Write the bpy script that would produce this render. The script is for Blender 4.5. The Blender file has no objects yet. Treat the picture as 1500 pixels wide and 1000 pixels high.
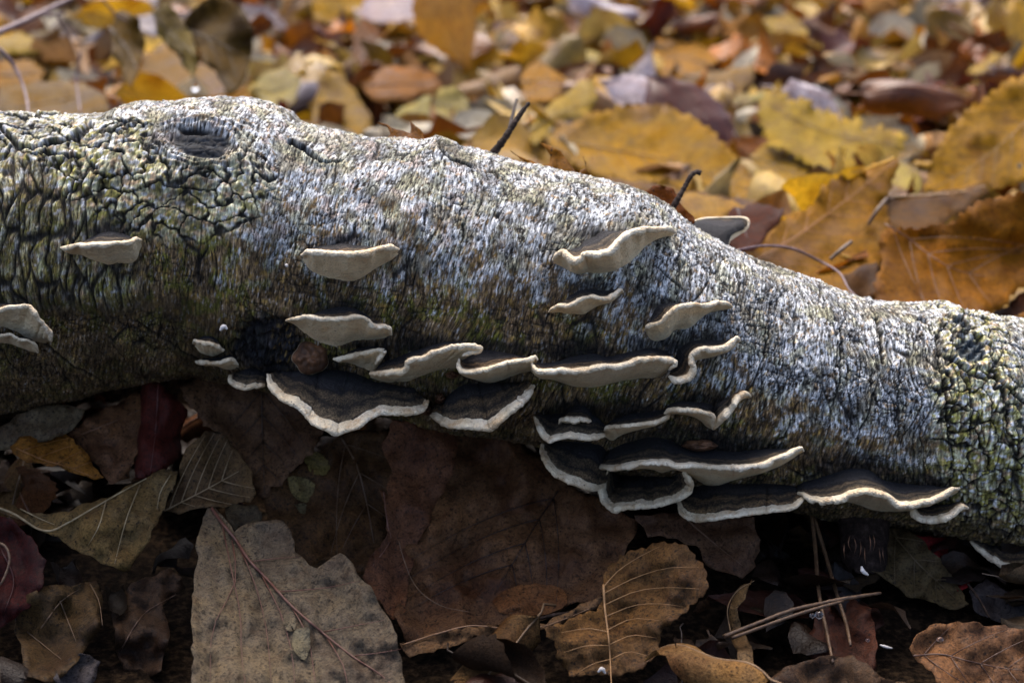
import bpy, math, random
import numpy as np
from mathutils import Vector, Matrix, Euler
from mathutils.bvhtree import BVHTree
from mathutils.geometry import delaunay_2d_cdt

random.seed(7)
RNG = np.random.default_rng(7)
SC = bpy.context.scene
COL = SC.collection

# ------------------------------------------------------------------ camera
CAM_H = 0.20
PITCH = math.radians(20)
D0 = 0.417                      # distance of the log's axis along the view axis
K = 0.72 / 1500                 # tangent per photo pixel (50 mm lens, 36 mm sensor)
camd = bpy.data.cameras.new('camera'); cam = bpy.data.objects.new('camera', camd); COL.objects.link(cam)
cam.location = (0, 0, CAM_H); cam.rotation_euler = (math.pi/2 - PITCH, 0, 0)
camd.lens = 50; camd.sensor_width = 36; camd.clip_start = 0.01; camd.clip_end = 200
camd.dof.use_dof = True; camd.dof.focus_distance = 0.368; camd.dof.aperture_fstop = 13.5
camd.dof.aperture_blades = 7
SC.camera = cam
CAM = Vector((0, 0, CAM_H))
RT = Vector((1, 0, 0)); UP = Vector((0, math.sin(PITCH), math.cos(PITCH))); FW = Vector((0, math.cos(PITCH), -math.sin(PITCH)))
aRT, aUP, aFW, aCAM = (np.array(v) for v in (RT, UP, FW, CAM))

def P(px, py, d):
    return CAM + (RT*((px-750)*K) + UP*((500-py)*K) + FW)*d
def Pn(px, py, d):
    px = np.asarray(px, float)[..., None]; py = np.asarray(py, float)[..., None]; d = np.asarray(d, float)[..., None]
    return aCAM + (aRT*((px-750)*K) + aUP*((500-py)*K) + aFW)*d
def proj(p):
    q = Vector(p) - CAM; d = q.dot(FW)
    return 750 + q.dot(RT)/d/K, 500 - q.dot(UP)/d/K, d
def ground_depth(py, z=0.0):
    dz = ((500-py)*K)*UP.z + FW.z
    return (z - CAM_H)/dz if dz < 0 else 50

# ------------------------------------------------------------------ world, sun, exposure
SUN_EL, SUN_AZ = 58, 14          # sun high behind the log, a little to the left
w = bpy.data.worlds.new('World'); SC.world = w; w.use_nodes = True
nt = w.node_tree; bg = nt.nodes['Background']
sky = nt.nodes.new('ShaderNodeTexSky'); sky.sky_type = 'NISHITA'; sky.sun_disc = False
sky.sun_elevation = math.radians(SUN_EL); sky.sun_rotation = math.radians(-SUN_AZ)
sky.air_density = 0.6; sky.dust_density = 5.0; sky.ozone_density = 0.3
nt.links.new(sky.outputs[0], bg.inputs[0]); bg.inputs[1].default_value = 0.15
sund = bpy.data.lights.new('sun', 'SUN'); sun = bpy.data.objects.new('sun', sund); COL.objects.link(sun)
sund.energy = 0.75; sund.angle = math.radians(50); sund.color = (1.0, 0.96, 0.90)
sdir = Vector((-math.sin(math.radians(SUN_AZ))*math.cos(math.radians(SUN_EL)), math.cos(math.radians(SUN_AZ))*math.cos(math.radians(SUN_EL)), math.sin(math.radians(SUN_EL))))
sun.rotation_euler = sdir.to_track_quat('Z', 'Y').to_euler(); sun.location = (0, 1, 2)
vs = SC.view_settings; vs.view_transform = 'Standard'; vs.look = 'None'; vs.gamma = 1; vs.exposure = 1.72
try: vs.use_curve_mapping = False
except Exception: pass

# ------------------------------------------------------------------ numpy noise
def hsh(ix, iy, seed):
    h = (ix.astype(np.int64)*374761393 + iy.astype(np.int64)*668265263 + seed*1442695041) & 0xffffffff
    h = ((h ^ (h >> 13))*1274126177) & 0xffffffff
    h = ((h ^ (h >> 15))*2246822519) & 0xffffffff
    return (h ^ (h >> 16)) & 0xffffffff
def rnd(ix, iy, seed): return hsh(ix, iy, seed)/4294967295.0
def perlin(x, y, seed=0):
    x = np.asarray(x, float); y = np.asarray(y, float)
    ix = np.floor(x); iy = np.floor(y); fx = x-ix; fy = y-iy
    ix = ix.astype(np.int64); iy = iy.astype(np.int64)
    u = fx*fx*fx*(fx*(fx*6-15)+10); v = fy*fy*fy*(fy*(fy*6-15)+10)
    def g(i, j):
        a = rnd(ix+i, iy+j, seed)*2*math.pi
        return np.cos(a)*(fx-i) + np.sin(a)*(fy-j)
    return ((g(0,0)*(1-u)+g(1,0)*u)*(1-v) + (g(0,1)*(1-u)+g(1,1)*u)*v)*1.5
def fbm(x, y, seed=0, o=3, gain=.5):
    s = 0; a = 1
    for k in range(o):
        s = s + a*perlin(x*2**k, y*2**k, seed+k*17); a *= gain
    return s
def worley(x, y, seed=0, jit=.9):
    ix = np.floor(x).astype(np.int64); iy = np.floor(y).astype(np.int64)
    f1 = np.full(x.shape, 9.); f2 = f1.copy(); cid = np.zeros(x.shape, np.int64)
    for i in (-1, 0, 1):
        for j in (-1, 0, 1):
            cx = ix+i; cy = iy+j
            dx = cx+.5+(rnd(cx, cy, seed)-.5)*jit-x; dy = cy+.5+(rnd(cx, cy, seed+5)-.5)*jit-y
            d = np.sqrt(dx*dx+dy*dy)
            n = d < f1
            f2 = np.where(n, f1, np.minimum(f2, d)); cid = np.where(n, hsh(cx, cy, seed+9), cid); f1 = np.where(n, d, f1)
    return f1, f2, cid
def ss(a, b, x):
    t = np.clip((x-a)/(b-a), 0, 1); return t*t*(3-2*t)
def mixc(a, b, t): return a*(1-t[..., None]) + np.asarray(b)*t[..., None]

# ------------------------------------------------------------------ mesh + object helpers
def mesh_np(name, verts, faces, mats=(), smooth=True, color=None, attrs=None):
    verts = np.asarray(verts, np.float32); faces = np.asarray(faces, np.int32); n, k = faces.shape
    me = bpy.data.meshes.new(name)
    me.vertices.add(len(verts)); me.vertices.foreach_set('co', verts.ravel())
    me.loops.add(n*k); me.loops.foreach_set('vertex_index', faces.ravel())
    me.polygons.add(n); me.polygons.foreach_set('loop_start', np.arange(0, n*k, k, dtype=np.int32))
    try: me.polygons.foreach_set('loop_total', np.full(n, k, np.int32))
    except Exception: pass
    me.update(calc_edges=True)
    me.polygons.foreach_set('use_smooth', np.full(n, smooth, bool))
    if color is not None:
        a = me.attributes.new('tint', 'FLOAT_COLOR', 'POINT')
        c = np.ones((len(verts), 4), np.float32); c[:, :3] = color; a.data.foreach_set('color', c.ravel())
    for nm, val in (attrs or {}).items():
        if np.ndim(val) == 2 and np.shape(val)[1] == 3:
            a = me.attributes.new(nm, 'FLOAT_VECTOR', 'POINT'); a.data.foreach_set('vector', np.asarray(val, np.float32).ravel()); continue
        a = me.attributes.new(nm, 'FLOAT', 'POINT'); a.data.foreach_set('value', np.asarray(val, np.float32).ravel())
    for m in mats: me.materials.append(m)
    me.validate()
    return me
def link(name, me, parent=None, color=None, **props):
    o = bpy.data.objects.new(name, me); COL.objects.link(o)
    if parent: o.parent = parent
    if color is not None: o.color = (*color, 1)
    for k, v in props.items(): o[k] = v
    return o
def thing(name, label, cat, loc, group=None, rot=None):
    o = bpy.data.objects.new(name, None); COL.objects.link(o); o.location = loc
    o.empty_display_size = .005
    if rot: o.rotation_euler = rot
    o['label'] = label; o['category'] = cat
    if group: o['group'] = group
    return o
def catmull(pts, n, closed=False):
    pts = [np.array(p, float) for p in pts]
    d = [0]
    for a, b in zip(pts, pts[1:]): d.append(d[-1]+max(np.linalg.norm(b-a), 1e-6))
    d = np.array(d)/d[-1]; pa = np.array(pts)
    t = np.linspace(0, 1, n); out = np.zeros((n, pa.shape[1]))
    # Catmull-Rom on chord parameter
    m = np.zeros_like(pa)
    for i in range(len(pa)):
        i0 = max(i-1, 0); i1 = min(i+1, len(pa)-1)
        m[i] = (pa[i1]-pa[i0])/max(d[i1]-d[i0], 1e-6)
    idx = np.clip(np.searchsorted(d, t, side='right')-1, 0, len(pa)-2)
    h = d[idx+1]-d[idx]; u = (t-d[idx])/h
    u = u[:, None]; h = h[:, None]
    return (2*u**3-3*u**2+1)*pa[idx] + (u**3-2*u**2+u)*h*m[idx] + (-2*u**3+3*u**2)*pa[idx+1] + (u**3-u**2)*h*m[idx+1]
def tube(pts, rad, sides=7, cap=True):
    """tapered tube through 3-D points; returns verts, quads"""
    pts = np.asarray(pts, float); n = len(pts); rad = np.broadcast_to(np.asarray(rad, float), (n,))
    t = np.gradient(pts, axis=0); t /= np.linalg.norm(t, axis=1)[:, None]+1e-12
    ref = aFW if abs(t[0].dot(aFW)) < .9 else aUP
    a = np.cross(t, ref); a /= np.linalg.norm(a, axis=1)[:, None]+1e-12; b = np.cross(t, a)
    th = np.arange(sides)*2*math.pi/sides
    v = pts[:, None]+rad[:, None, None]*(a[:, None]*np.cos(th)[None, :, None]+b[:, None]*np.sin(th)[None, :, None])
    v = v.reshape(-1, 3); f = []
    for i in range(n-1):
        for j in range(sides):
            f.append((i*sides+j, i*sides+(j+1) % sides, (i+1)*sides+(j+1) % sides, (i+1)*sides+j))
    if cap:
        v = np.vstack([v, pts[0], pts[-1]]); c0 = n*sides
        for j in range(0, sides):
            f.append((c0, (j+1) % sides, j, c0)); f.append((c0+1, (n-1)*sides+j, (n-1)*sides+(j+1) % sides, c0+1))
    return v, f
def tri_safe(name, v, f, mats, **kw):
    me = bpy.data.meshes.new(name)
    me.from_pydata([tuple(map(float, p)) for p in v], [], [tuple(dict.fromkeys(int(i) for i in q)) for q in f])
    for p in me.polygons: p.use_smooth = True
    for m in mats: me.materials.append(m)
    return me
class Join:
    def __init__(s): s.v = []; s.f = []; s.n = 0
    def add(s, v, f):
        s.v.append(np.asarray(v)); s.f += [tuple(i+s.n for i in q) for q in f]; s.n += len(v)
    def mesh(s, name, mats): return tri_safe(name, np.vstack(s.v), s.f, mats)

# ------------------------------------------------------------------ materials
class N:
    def __init__(s, name):
        s.m = bpy.data.materials.new(name); s.m.use_nodes = True; s.t = s.m.node_tree
        s.b = s.t.nodes['Principled BSDF']; s.out = s.t.nodes['Material Output']
    def n(s, typ, **kw):
        x = s.t.nodes.new('ShaderNode'+typ)
        for k, v in kw.items():
            if k in x.inputs.keys() if isinstance(k, str) else False: x.inputs[k].default_value = v
            else: setattr(x, k, v)
        return x
    def l(s, a, b): s.t.links.new(a, b)
    def noise(s, vec, scale, detail=4, rough=.6, dist=0):
        x = s.n('TexNoise'); x.inputs['Scale'].default_value = scale; x.inputs['Detail'].default_value = detail
        x.inputs['Roughness'].default_value = rough; x.inputs['Distortion'].default_value = dist
        if vec: s.l(vec, x.inputs['Vector'])
        return x.outputs['Fac']
    def voro(s, vec, scale, feature='F1', rand=1):
        x = s.n('TexVoronoi'); x.feature = feature; x.inputs['Scale'].default_value = scale; x.inputs['Randomness'].default_value = rand
        if vec: s.l(vec, x.inputs['Vector'])
        return x.outputs['Distance']
    def ramp(s, fac, stops):
        x = s.n('ValToRGB'); e = x.color_ramp.elements
        while len(e) < len(stops): e.new(.5)
        for i, (p, c) in enumerate(stops):
            e[i].position = p; e[i].color = (*c, 1) if hasattr(c, '__len__') else (c, c, c, 1)
        s.l(fac, x.inputs[0]); return x.outputs[0]
    def mix(s, a, b, fac, mode='MIX'):
        x = s.n('Mix'); x.data_type = 'RGBA'; x.blend_type = mode; x.clamp_factor = True
        for sock, v in ((x.inputs[0], fac), (x.inputs[6], a), (x.inputs[7], b)):
            if hasattr(v, 'type') or hasattr(v, 'is_linked'): s.l(v, sock)
            elif hasattr(v, '__len__'): sock.default_value = (*v, 1)
            else: sock.default_value = v
        return x.outputs[2]
    def math(s, op, a, b=0.0):
        x = s.n('Math'); x.operation = op
        for sock, v in ((x.inputs[0], a), (x.inputs[1], b)):
            if hasattr(v, 'is_linked'): s.l(v, sock)
            else: sock.default_value = v
        return x.outputs[0]
    def bump(s, h, dist, strength=1.0, prev=None):
        x = s.n('Bump'); x.inputs['Distance'].default_value = dist; x.inputs['Strength'].default_value = strength
        s.l(h, x.inputs['Height'])
        if prev: s.l(prev, x.inputs['Normal'])
        return x.outputs[0]
    def coord(s): return s.n('TexCoord').outputs['Object']
    def mapping(s, vec, scale=(1, 1, 1), rot=(0, 0, 0)):
        x = s.n('Mapping'); x.inputs['Scale'].default_value = scale; x.inputs['Rotation'].default_value = rot
        s.l(vec, x.inputs['Vector']); return x.outputs[0]

def bark_material():
    m = N('bark'); at = m.n('Attribute', attribute_name='tint')
    g = m.n('Attribute', attribute_name='grain').outputs['Vector']
    f = m.noise(g, .62, 3, .75); c = m.mix(at.outputs['Color'], (1, 1, 1), 0.0)
    f2 = m.ramp(f, [(.36, .22), (.5, .95), (.62, 1.5)])
    inv = m.math('SUBTRACT', 1.0, m.n('Attribute', attribute_name='calm').outputs['Fac'])
    c = m.mix(c, f2, inv, 'MULTIPLY')
    f3 = m.noise(g, .25, 5, .7)
    sp = m.ramp(f3, [(.38, .12), (.46, .9), (.56, 1.0), (.66, 1.3)])
    c = m.mix(c, sp, m.math('MULTIPLY', inv, .85), 'MULTIPLY')
    m.l(c, m.b.inputs['Base Color'])
    m.b.inputs['Roughness'].default_value = .8
    m.b.inputs['Specular IOR Level'].default_value = .2
    b = m.bump(f, .0004, .7); b = m.bump(f3, .0005, .8, b); [m.l(inv, x.inputs['Strength']) for x in m.t.nodes if x.bl_idname == 'ShaderNodeBump']
    m.l(b, m.b.inputs['Normal']); return m.m

def leaf_material(name, src='object', rough=.5, vein_scale=620, trans=.22, wet=.3, unit=1.0, con=.6, net=.22):
    m = N(name); co = m.mapping(m.coord(), (unit,)*3)
    if src == 'object':
        oi = m.n('ObjectInfo'); base = oi.outputs['Color']
        v = m.n('VectorMath'); v.operation = 'ADD'; m.l(co, v.inputs[0]); m.l(oi.outputs['Random'], v.inputs[1]); vec = v.outputs[0]
    else:
        base = m.n('Attribute', attribute_name='tint').outputs['Color']; vec = co
    big = m.noise(vec, 45, 4, .6); mid = m.noise(vec, 260, 4, .65); fine = m.noise(vec, 1600, 3, .7)
    c = m.mix(base, m.ramp(big, [(.3, (.55, .42, .35)), (.5, (1, 1, 1)), (.72, (1.35, 1.25, 1.0))]), 1.0, 'MULTIPLY')
    c = m.mix(c, m.ramp(mid, [(.3, (.6, .5, .42)), (.5, (1, 1, 1)), (.7, (1.25, 1.2, 1.1))]), .8, 'MULTIPLY')
    c = m.mix(c, m.ramp(fine, [(.32, .5), (.5, 1.0), (.7, 1.25)]), con, 'MULTIPLY')
    c = m.mix(c, m.ramp(m.noise(vec, 900, 4, .8), [(.38, .25), (.47, 1.0), (.6, 1.0), (.7, 1.4)]), con, 'MULTIPLY')
    spots = m.ramp(m.voro(vec, 480), [(.0, 1.0), (.13, 1.0), (.2, 0.0)])
    gate = m.ramp(m.noise(vec, 90, 2), [(.42, 0.0), (.52, .9)])
    c = m.mix(c, (.012, .008, .006), m.math('MULTIPLY', spots, gate))
    ven = m.voro(vec, vein_scale, 'DISTANCE_TO_EDGE'); vr = m.ramp(ven, [(.0, 1.0), (.07, 0.0)])
    c = m.mix(c, m.mix(c, (1.6, 1.45, 1.2), 1.0, 'MULTIPLY'), m.math('MULTIPLY', vr, net))
    c = m.mix(c, m.ramp(m.voro(m.mapping(vec, (1, 1, 1)), 260, 'DISTANCE_TO_EDGE'), [(0, 1.5), (.03, 1.0)]), net, 'MULTIPLY')
    m.l(c, m.b.inputs['Base Color'])
    m.l(m.ramp(big, [(.3, rough-.12), (.7, rough+.22)]), m.b.inputs['Roughness'])
    m.b.inputs['Specular IOR Level'].default_value = wet
    b = m.bump(vr, .0002, .35); b = m.bump(mid, .0008, .6, b); b = m.bump(fine, .0003, .5, b)
    m.l(b, m.b.inputs['Normal'])
    tr = m.n('BsdfTranslucent'); m.l(c, tr.inputs['Color']); m.l(b, tr.inputs['Normal'])
    mx = m.n('MixShader'); mx.inputs[0].default_value = trans
    m.l(m.b.outputs[0], mx.inputs[1]); m.l(tr.outputs[0], mx.inputs[2]); m.l(mx.outputs[0], m.out.inputs['Surface'])
    return m.m

def simple(name, stops, scale, rough=.7, bump=.0005, spec=.3, src=None, stretch=(1, 1, 1), detail=5):
    m = N(name); g = m.mapping(m.n('NewGeometry').outputs['Position'], stretch)
    n1 = m.noise(g, scale, detail, .65)
    c = m.ramp(n1, stops)
    if src == 'object': c = m.mix(m.n('ObjectInfo').outputs['Color'], c, 1.0, 'MULTIPLY')
    m.l(c, m.b.inputs['Base Color']); m.b.inputs['Roughness'].default_value = rough
    m.b.inputs['Specular IOR Level'].default_value = spec
    m.l(m.bump(n1, bump, .8), m.b.inputs['Normal']); return m.m

def cap_material():
    m = N('fungus_cap'); g = m.n('NewGeometry').outputs['Position']
    at = m.n('Attribute', attribute_name='rad').outputs['Fac']
    wv = m.math('ADD', at, m.math('MULTIPLY', m.math('SUBTRACT', m.noise(g, 160, 6, .7), .5), .6))
    c = m.ramp(wv, [(0, (.006, .006, .008)), (.3, (.009, .010, .014)), (.42, (.022, .022, .027)), (.5, (.007, .006, .007)), (.6, (.10, .075, .045)), (.72, (.010, .008, .006)), (.86, (.16, .12, .07)), (.95, (.02, .014, .009)), (1.0, (.20, .15, .095))])
    rn = m.n('ObjectInfo').outputs['Random']
    c = m.mix(c, m.mix(c, (2.6, 2.0, 1.35), 1.0, 'MULTIPLY'), m.math('MULTIPLY', rn, m.ramp(m.noise(g, 90, 3), [(.35, 0.0), (.65, 1.0)])))
    hair = m.noise(g, 2200, 4, .75)
    c = m.mix(c, m.ramp(hair, [(.38, .15), (.5, .9), (.62, 2.0)]), 1.0, 'MULTIPLY')
    m.l(c, m.b.inputs['Base Color']); m.b.inputs['Roughness'].default_value = .85
    m.b.inputs['Specular IOR Level'].default_value = .25
    m.b.inputs['Sheen Weight'].default_value = .03
    b = m.bump(m.math('SINE', m.math('MULTIPLY', wv, 38)), .0004, .5); b = m.bump(hair, .0012, 1.0, b)
    m.l(b, m.b.inputs['Normal']); return m.m
def pale_material(name, c0, c1, c2, sss=.75):
    m = N(name); g = m.n('NewGeometry').outputs['Position']
    n1 = m.noise(g, 130, 4, .6); n2 = m.noise(g, 1500, 3, .7)
    c = m.ramp(n1, [(.3, c0), (.5, c1), (.75, c2)])
    c = m.mix(c, m.ramp(n2, [(.34, .65), (.46, .97), (.8, 1.08)]), .8, 'MULTIPLY')
    sp = m.math('MULTIPLY', m.ramp(m.voro(g, 420), [(0, 1.0), (.07, 1.0), (.12, 0.0)]), m.ramp(m.noise(g, 150, 2), [(.52, 0.0), (.62, 1.0)]))
    st_ = m.ramp(m.noise(g, 210, 6, .75), [(.50, 0.0), (.66, sss)])
    c = m.mix(c, m.mix(c, (.62, .44, .27), 1.0, 'MULTIPLY'), st_)
    c = m.mix(c, (.02, .016, .012), sp)
    m.l(c, m.b.inputs['Base Color']); m.b.inputs['Roughness'].default_value = .65; m.b.inputs['Specular IOR Level'].default_value = .3
    b = m.bump(m.voro(g, 2200), .0003, .8); b = m.bump(n2, .0005, .8, b); b = m.bump(m.noise(g, 420, 4), .0012, .8, b)
    m.l(b, m.b.inputs['Normal']); return m.m

M_BARK = bark_material()
M_LEAF = leaf_material('leaf_blade', wet=.10, rough=.55, trans=.42)
M_LEAF_WET = leaf_material('wet_leaf_blade', rough=.6, trans=.08, wet=.16, con=.95, net=.5, vein_scale=950)
M_LEAF_UNIT = leaf_material('scattered_leaf_blade', unit=.06, wet=.5, rough=.34, trans=.34)
M_WET_UNIT = leaf_material('small_wet_leaf_blade', unit=.045, rough=.65, trans=.08, wet=.07, con=.95, net=.4)
M_LITTER = leaf_material('litter', src='attr')
M_VEIN = simple('leaf_vein', [(.3, (.6, .5, .4)), (.7, (1.2, 1.1, 1.0))], 500, .5, .0003, .4, 'object')
M_CAP = cap_material()
M_PORE = pale_material('fungus_pores', (.80, .61, .36), (.88, .72, .46), (.89, .78, .55), .25)
M_RIM = pale_material('fungus_rim', (.60, .47, .29), (.77, .65, .45), (.84, .75, .58))
M_TWIG = simple('twig_bark', [(.3, (.006, .004, .003)), (.55, (.026, .016, .012)), (.8, (.08, .055, .045))], 500, .75, .0012, .12)
M_TWIG_RED = simple('red_twig_bark', [(.3, (.05, .025, .03)), (.6, (.13, .075, .075)), (.85, (.25, .17, .16))], 400, .55, .0006, .4)
M_NEEDLE = simple('dry_needle', [(.3, (.03, .015, .008)), (.55, (.09, .048, .022)), (.8, (.18, .11, .055))], 700, .5, .0003, .4)
M_SOIL = simple('soil', [(.35, (.004, .003, .002)), (.5, (.016, .010, .006)), (.62, (.045, .028, .015))], 420, .95, .004, .05, detail=8)
M_END = simple('cut_wood', [(.3, (.05, .03, .018)), (.6, (.14, .09, .05)), (.85, (.25, .17, .1))], 200, .8, .001, .2)
M_BUTTON = simple('brown_fungus', [(.3, (.03, .015, .01)), (.5, (.10, .045, .02)), (.72, (.28, .13, .06))], 260, .6, .0012, .4)
M_CREAMCHIP = simple('pale_flake', [(.3, (.4, .36, .32)), (.7, (.7, .66, .62))], 500, .6, .0003, .4)
def water_material():
    m = N('water'); m.b.inputs['Base Color'].default_value = (1, 1, 1, 1); m.b.inputs['Roughness'].default_value = .02
    m.b.inputs['Transmission Weight'].default_value = 1; m.b.inputs['IOR'].default_value = 1.33; return m.m
M_WATER = water_material()

# ------------------------------------------------------------------ ground
def shade_mound(x, y):
    # added mound behind the log, blocks bright litter and sun leaking under it
    return .052*np.exp(-((y-.474)/.033)**2)*(1-.55*ss(-.02, .14, np.asarray(x, float)))*ss(-.6, -.4, np.asarray(x, float))
def ground():
    xs = np.concatenate([[-60, -20, -8, -4], np.linspace(-2, 2, 161), [4, 8, 20, 60]])
    ys = np.concatenate([[-60, -20, -6, -2], np.linspace(-.5, 3.5, 161), [5, 10, 25, 60]])
    X, Y = np.meshgrid(xs, ys); Z = .006*fbm(X*9, Y*9, 3, 4)-.006+shade_mound(X, Y)
    Z = np.where((abs(X) > 3) | (Y > 4) | (Y < -1), -.02, Z)
    n, m_ = X.shape; v = np.stack([X, Y, Z], -1).reshape(-1, 3)
    i = np.arange(n-1)[:, None]*m_+np.arange(m_-1)[None]; f = np.stack([i, i+1, i+1+m_, i+m_], -1).reshape(-1, 4)
    link('ground', mesh_np('ground', v, f, [M_SOIL]), kind='structure')
ground()

# ------------------------------------------------------------------ the log
TOP = [(-400, 215), (-200, 190), (-60, 168), (0, 165), (60, 170), (130, 170), (165, 166), (200, 154), (215, 150), (250, 154), (290, 147), (330, 143), (365, 145), (400, 154), (430, 166), (440, 178), (480, 190), (550, 203), (620, 208), (640, 204), (655, 204), (680, 217), (730, 229), (780, 241), (850, 258), (930, 278), (975, 300), (1010, 326), (1060, 355), (1100, 378), (1150, 398), (1200, 412), (1250, 434), (1300, 443), (1340, 446), (1375, 444), (1400, 452), (1420, 456), (1450, 459), (1500, 468), (1560, 482), (1700, 520), (1950, 590)]
BOT = [(-400, 640), (-200, 622), (-60, 612), (0, 607), (60, 596), (120, 580), (200, 562), (280, 552), (360, 566), (450, 588), (540, 606), (640, 628), (740, 646), (800, 660), (900, 690), (1000, 718), (1100, 738), (1180, 752), (1230, 762), (1300, 768), (1340, 776), (1400, 786), (1440, 798), (1500, 816), (1600, 850), (1950, 950)]
tx, ty = np.array(TOP).T; bx_, by_ = np.array(BOT).T
AX = np.linspace(-350, 1900, 400)
cen = np.stack([AX, (np.interp(AX, tx, ty)+np.interp(AX, bx_, by_))/2], -1)
for _ in range(2):                       # mid-points of the chords square to the axis
    k_ = np.ones(61)/61; sm = np.stack([np.convolve(np.pad(cen[:, j], 30, mode='reflect', reflect_type='odd'), k_, 'valid') for j in (0, 1)], -1)
    tg = np.gradient(sm, axis=0); tg /= np.linalg.norm(tg, axis=1)[:, None]
    nr = np.stack([tg[:, 1], -tg[:, 0]], -1)          # towards the top of the photo
    up_ = np.zeros(len(AX)); dn_ = np.zeros(len(AX))
    for i in range(len(AX)):
        r = np.linspace(40, 330, 600)
        qx = sm[i, 0]+nr[i, 0]*r; qy = sm[i, 1]+nr[i, 1]*r
        up_[i] = r[np.argmax(qy <= np.interp(qx, tx, ty))]
        qx = sm[i, 0]-nr[i, 0]*r; qy = sm[i, 1]-nr[i, 1]*r
        dn_[i] = r[np.argmax(qy >= np.interp(qx, bx_, by_))]
    cen = sm
KM = K*D0                                  # metres per photo pixel at the log's axis
def station(s):
    out = [np.interp(s, cen[:, 0], a) for a in (cen[:, 1], tg[:, 0], tg[:, 1], up_, dn_)]
    return out
def log_points(s, th, disp=0):
    """s: pixel station on the axis, th: angle, 0 faces the camera, + towards the top; disp outwards in pixels"""
    cy, tx_, ty_, u, d = station(s)
    nx, ny = ty_, -tx_
    sn = np.sin(th); cs = np.cos(th)
    mid = (u-d)/2; half = (u+d)/2
    depth_r = 198 + 0*half; depth_r = .5*half+.5*198
    off = mid+(half+disp)*sn
    px = s+nx*off; py = cy+ny*off
    dd = -(depth_r+disp)*cs*KM
    q = aCAM+aRT*((px-750)*KM)[..., None]+aUP*((500-py)*KM)[..., None]+aFW*(D0+dd)[..., None]
    return q, half
# coarse bare log for ray casts
s_ = np.linspace(-300, 1850, 300); t_ = np.linspace(-math.pi, math.pi, 97)
S_, T_ = np.meshgrid(s_, t_, indexing='ij'); q_, _ = log_points(S_, T_)
vv = q_.reshape(-1, 3); i_ = np.arange(299)[:, None]*97+np.arange(96)[None]
ff = np.stack([i_, i_+1, i_+98, i_+97], -1).reshape(-1, 4)
BV = BVHTree.FromPolygons([tuple(x) for x in vv.tolist()], [tuple(x) for x in ff.tolist()])
def on_log(px, py):
    d = (P(px, py, 1)-CAM).normalized()
    h = BV.ray_cast(CAM, d)
    if h[0] is not None: return h[0]
    return BV.find_nearest(P(px, py, D0))[0]

def blob(X, Y, cx, cy, rx, ry, rot=0):
    c, s = math.cos(math.radians(rot)), math.sin(math.radians(rot))
    dx = X-cx; dy = Y-cy; u = (dx*c+dy*s)/rx; v = (-dx*s+dy*c)/ry
    return np.sqrt(u*u+v*v)
def polydist(X, Y, pts):
    d = np.full(X.shape, 1e9)
    for (x0, y0), (x1, y1) in zip(pts, pts[1:]):
        L = (x1-x0)**2+(y1-y0)**2; t = np.clip(((X-x0)*(x1-x0)+(Y-y0)*(y1-y0))/L, 0, 1)
        d = np.minimum(d, np.hypot(X-x0-t*(x1-x0), Y-y0-t*(y1-y0)))
    return d
CRACKS = [  # hand-traced open cracks in the bark: points, half width, depth
    ([(0, 190), (18, 205), (22, 215), (50, 218), (70, 212), (100, 205), (112, 196)], 5, 9),
    ([(70, 228), (120, 232), (125, 226)], 3.5, 6), ([(112, 205), (126, 185), (130, 182)], 8, 12),
    ([(148, 196), (175, 190), (205, 180)], 2.5, 5), ([(180, 208), (205, 208)], 3, 6),
    ([(425, 210), (445, 218), (462, 232)], 5, 9), ([(462, 232), (470, 238), (500, 236)], 2.5, 5),
    ([(640, 205), (645, 222), (660, 236), (690, 245)], 2, 4), ([(720, 232), (724, 250), (730, 262)], 2, 5),
    ([(1283, 470), (1290, 498), (1292, 530)], 4, 8), ([(1271, 440), (1280, 462), (1290, 490)], 1.8, 4),
    ([(1232, 500), (1230, 560), (1222, 590)], 2, 4), ([(1318, 530), (1315, 590), (1310, 625)], 2, 4),
    ([(1372, 490), (1376, 545), (1386, 590), (1388, 640)], 2.8, 6), ([(1400, 535), (1416, 572), (1424, 600), (1420, 640)], 2.8, 6),
    ([(1345, 468), (1358, 473)], 3.5, 6), ([(1395, 530), (1420, 550), (1440, 556)], 4, 7), ([(1385, 590), (1400, 592), (1416, 602)], 2.5, 5),
    ([(1455, 555), (1480, 575), (1500, 590)], 3, 6), ([(678, 330), (680, 345), (676, 355)], 3, 4),
    ([(1130, 470), (1120, 520), (1100, 570)], 2, 4), ([(1170, 590), (1150, 640), (1120, 660)], 2, 4),
    ([(960, 388), (975, 402), (995, 420)], 2.2, 4), ([(990, 430), (992, 385), (1000, 350)], 1.8, 3),
    ([(200, 470), (240, 500), (290, 530)], 3, 6), ([(60, 500), (110, 540), (150, 560)], 3, 6)]

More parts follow.
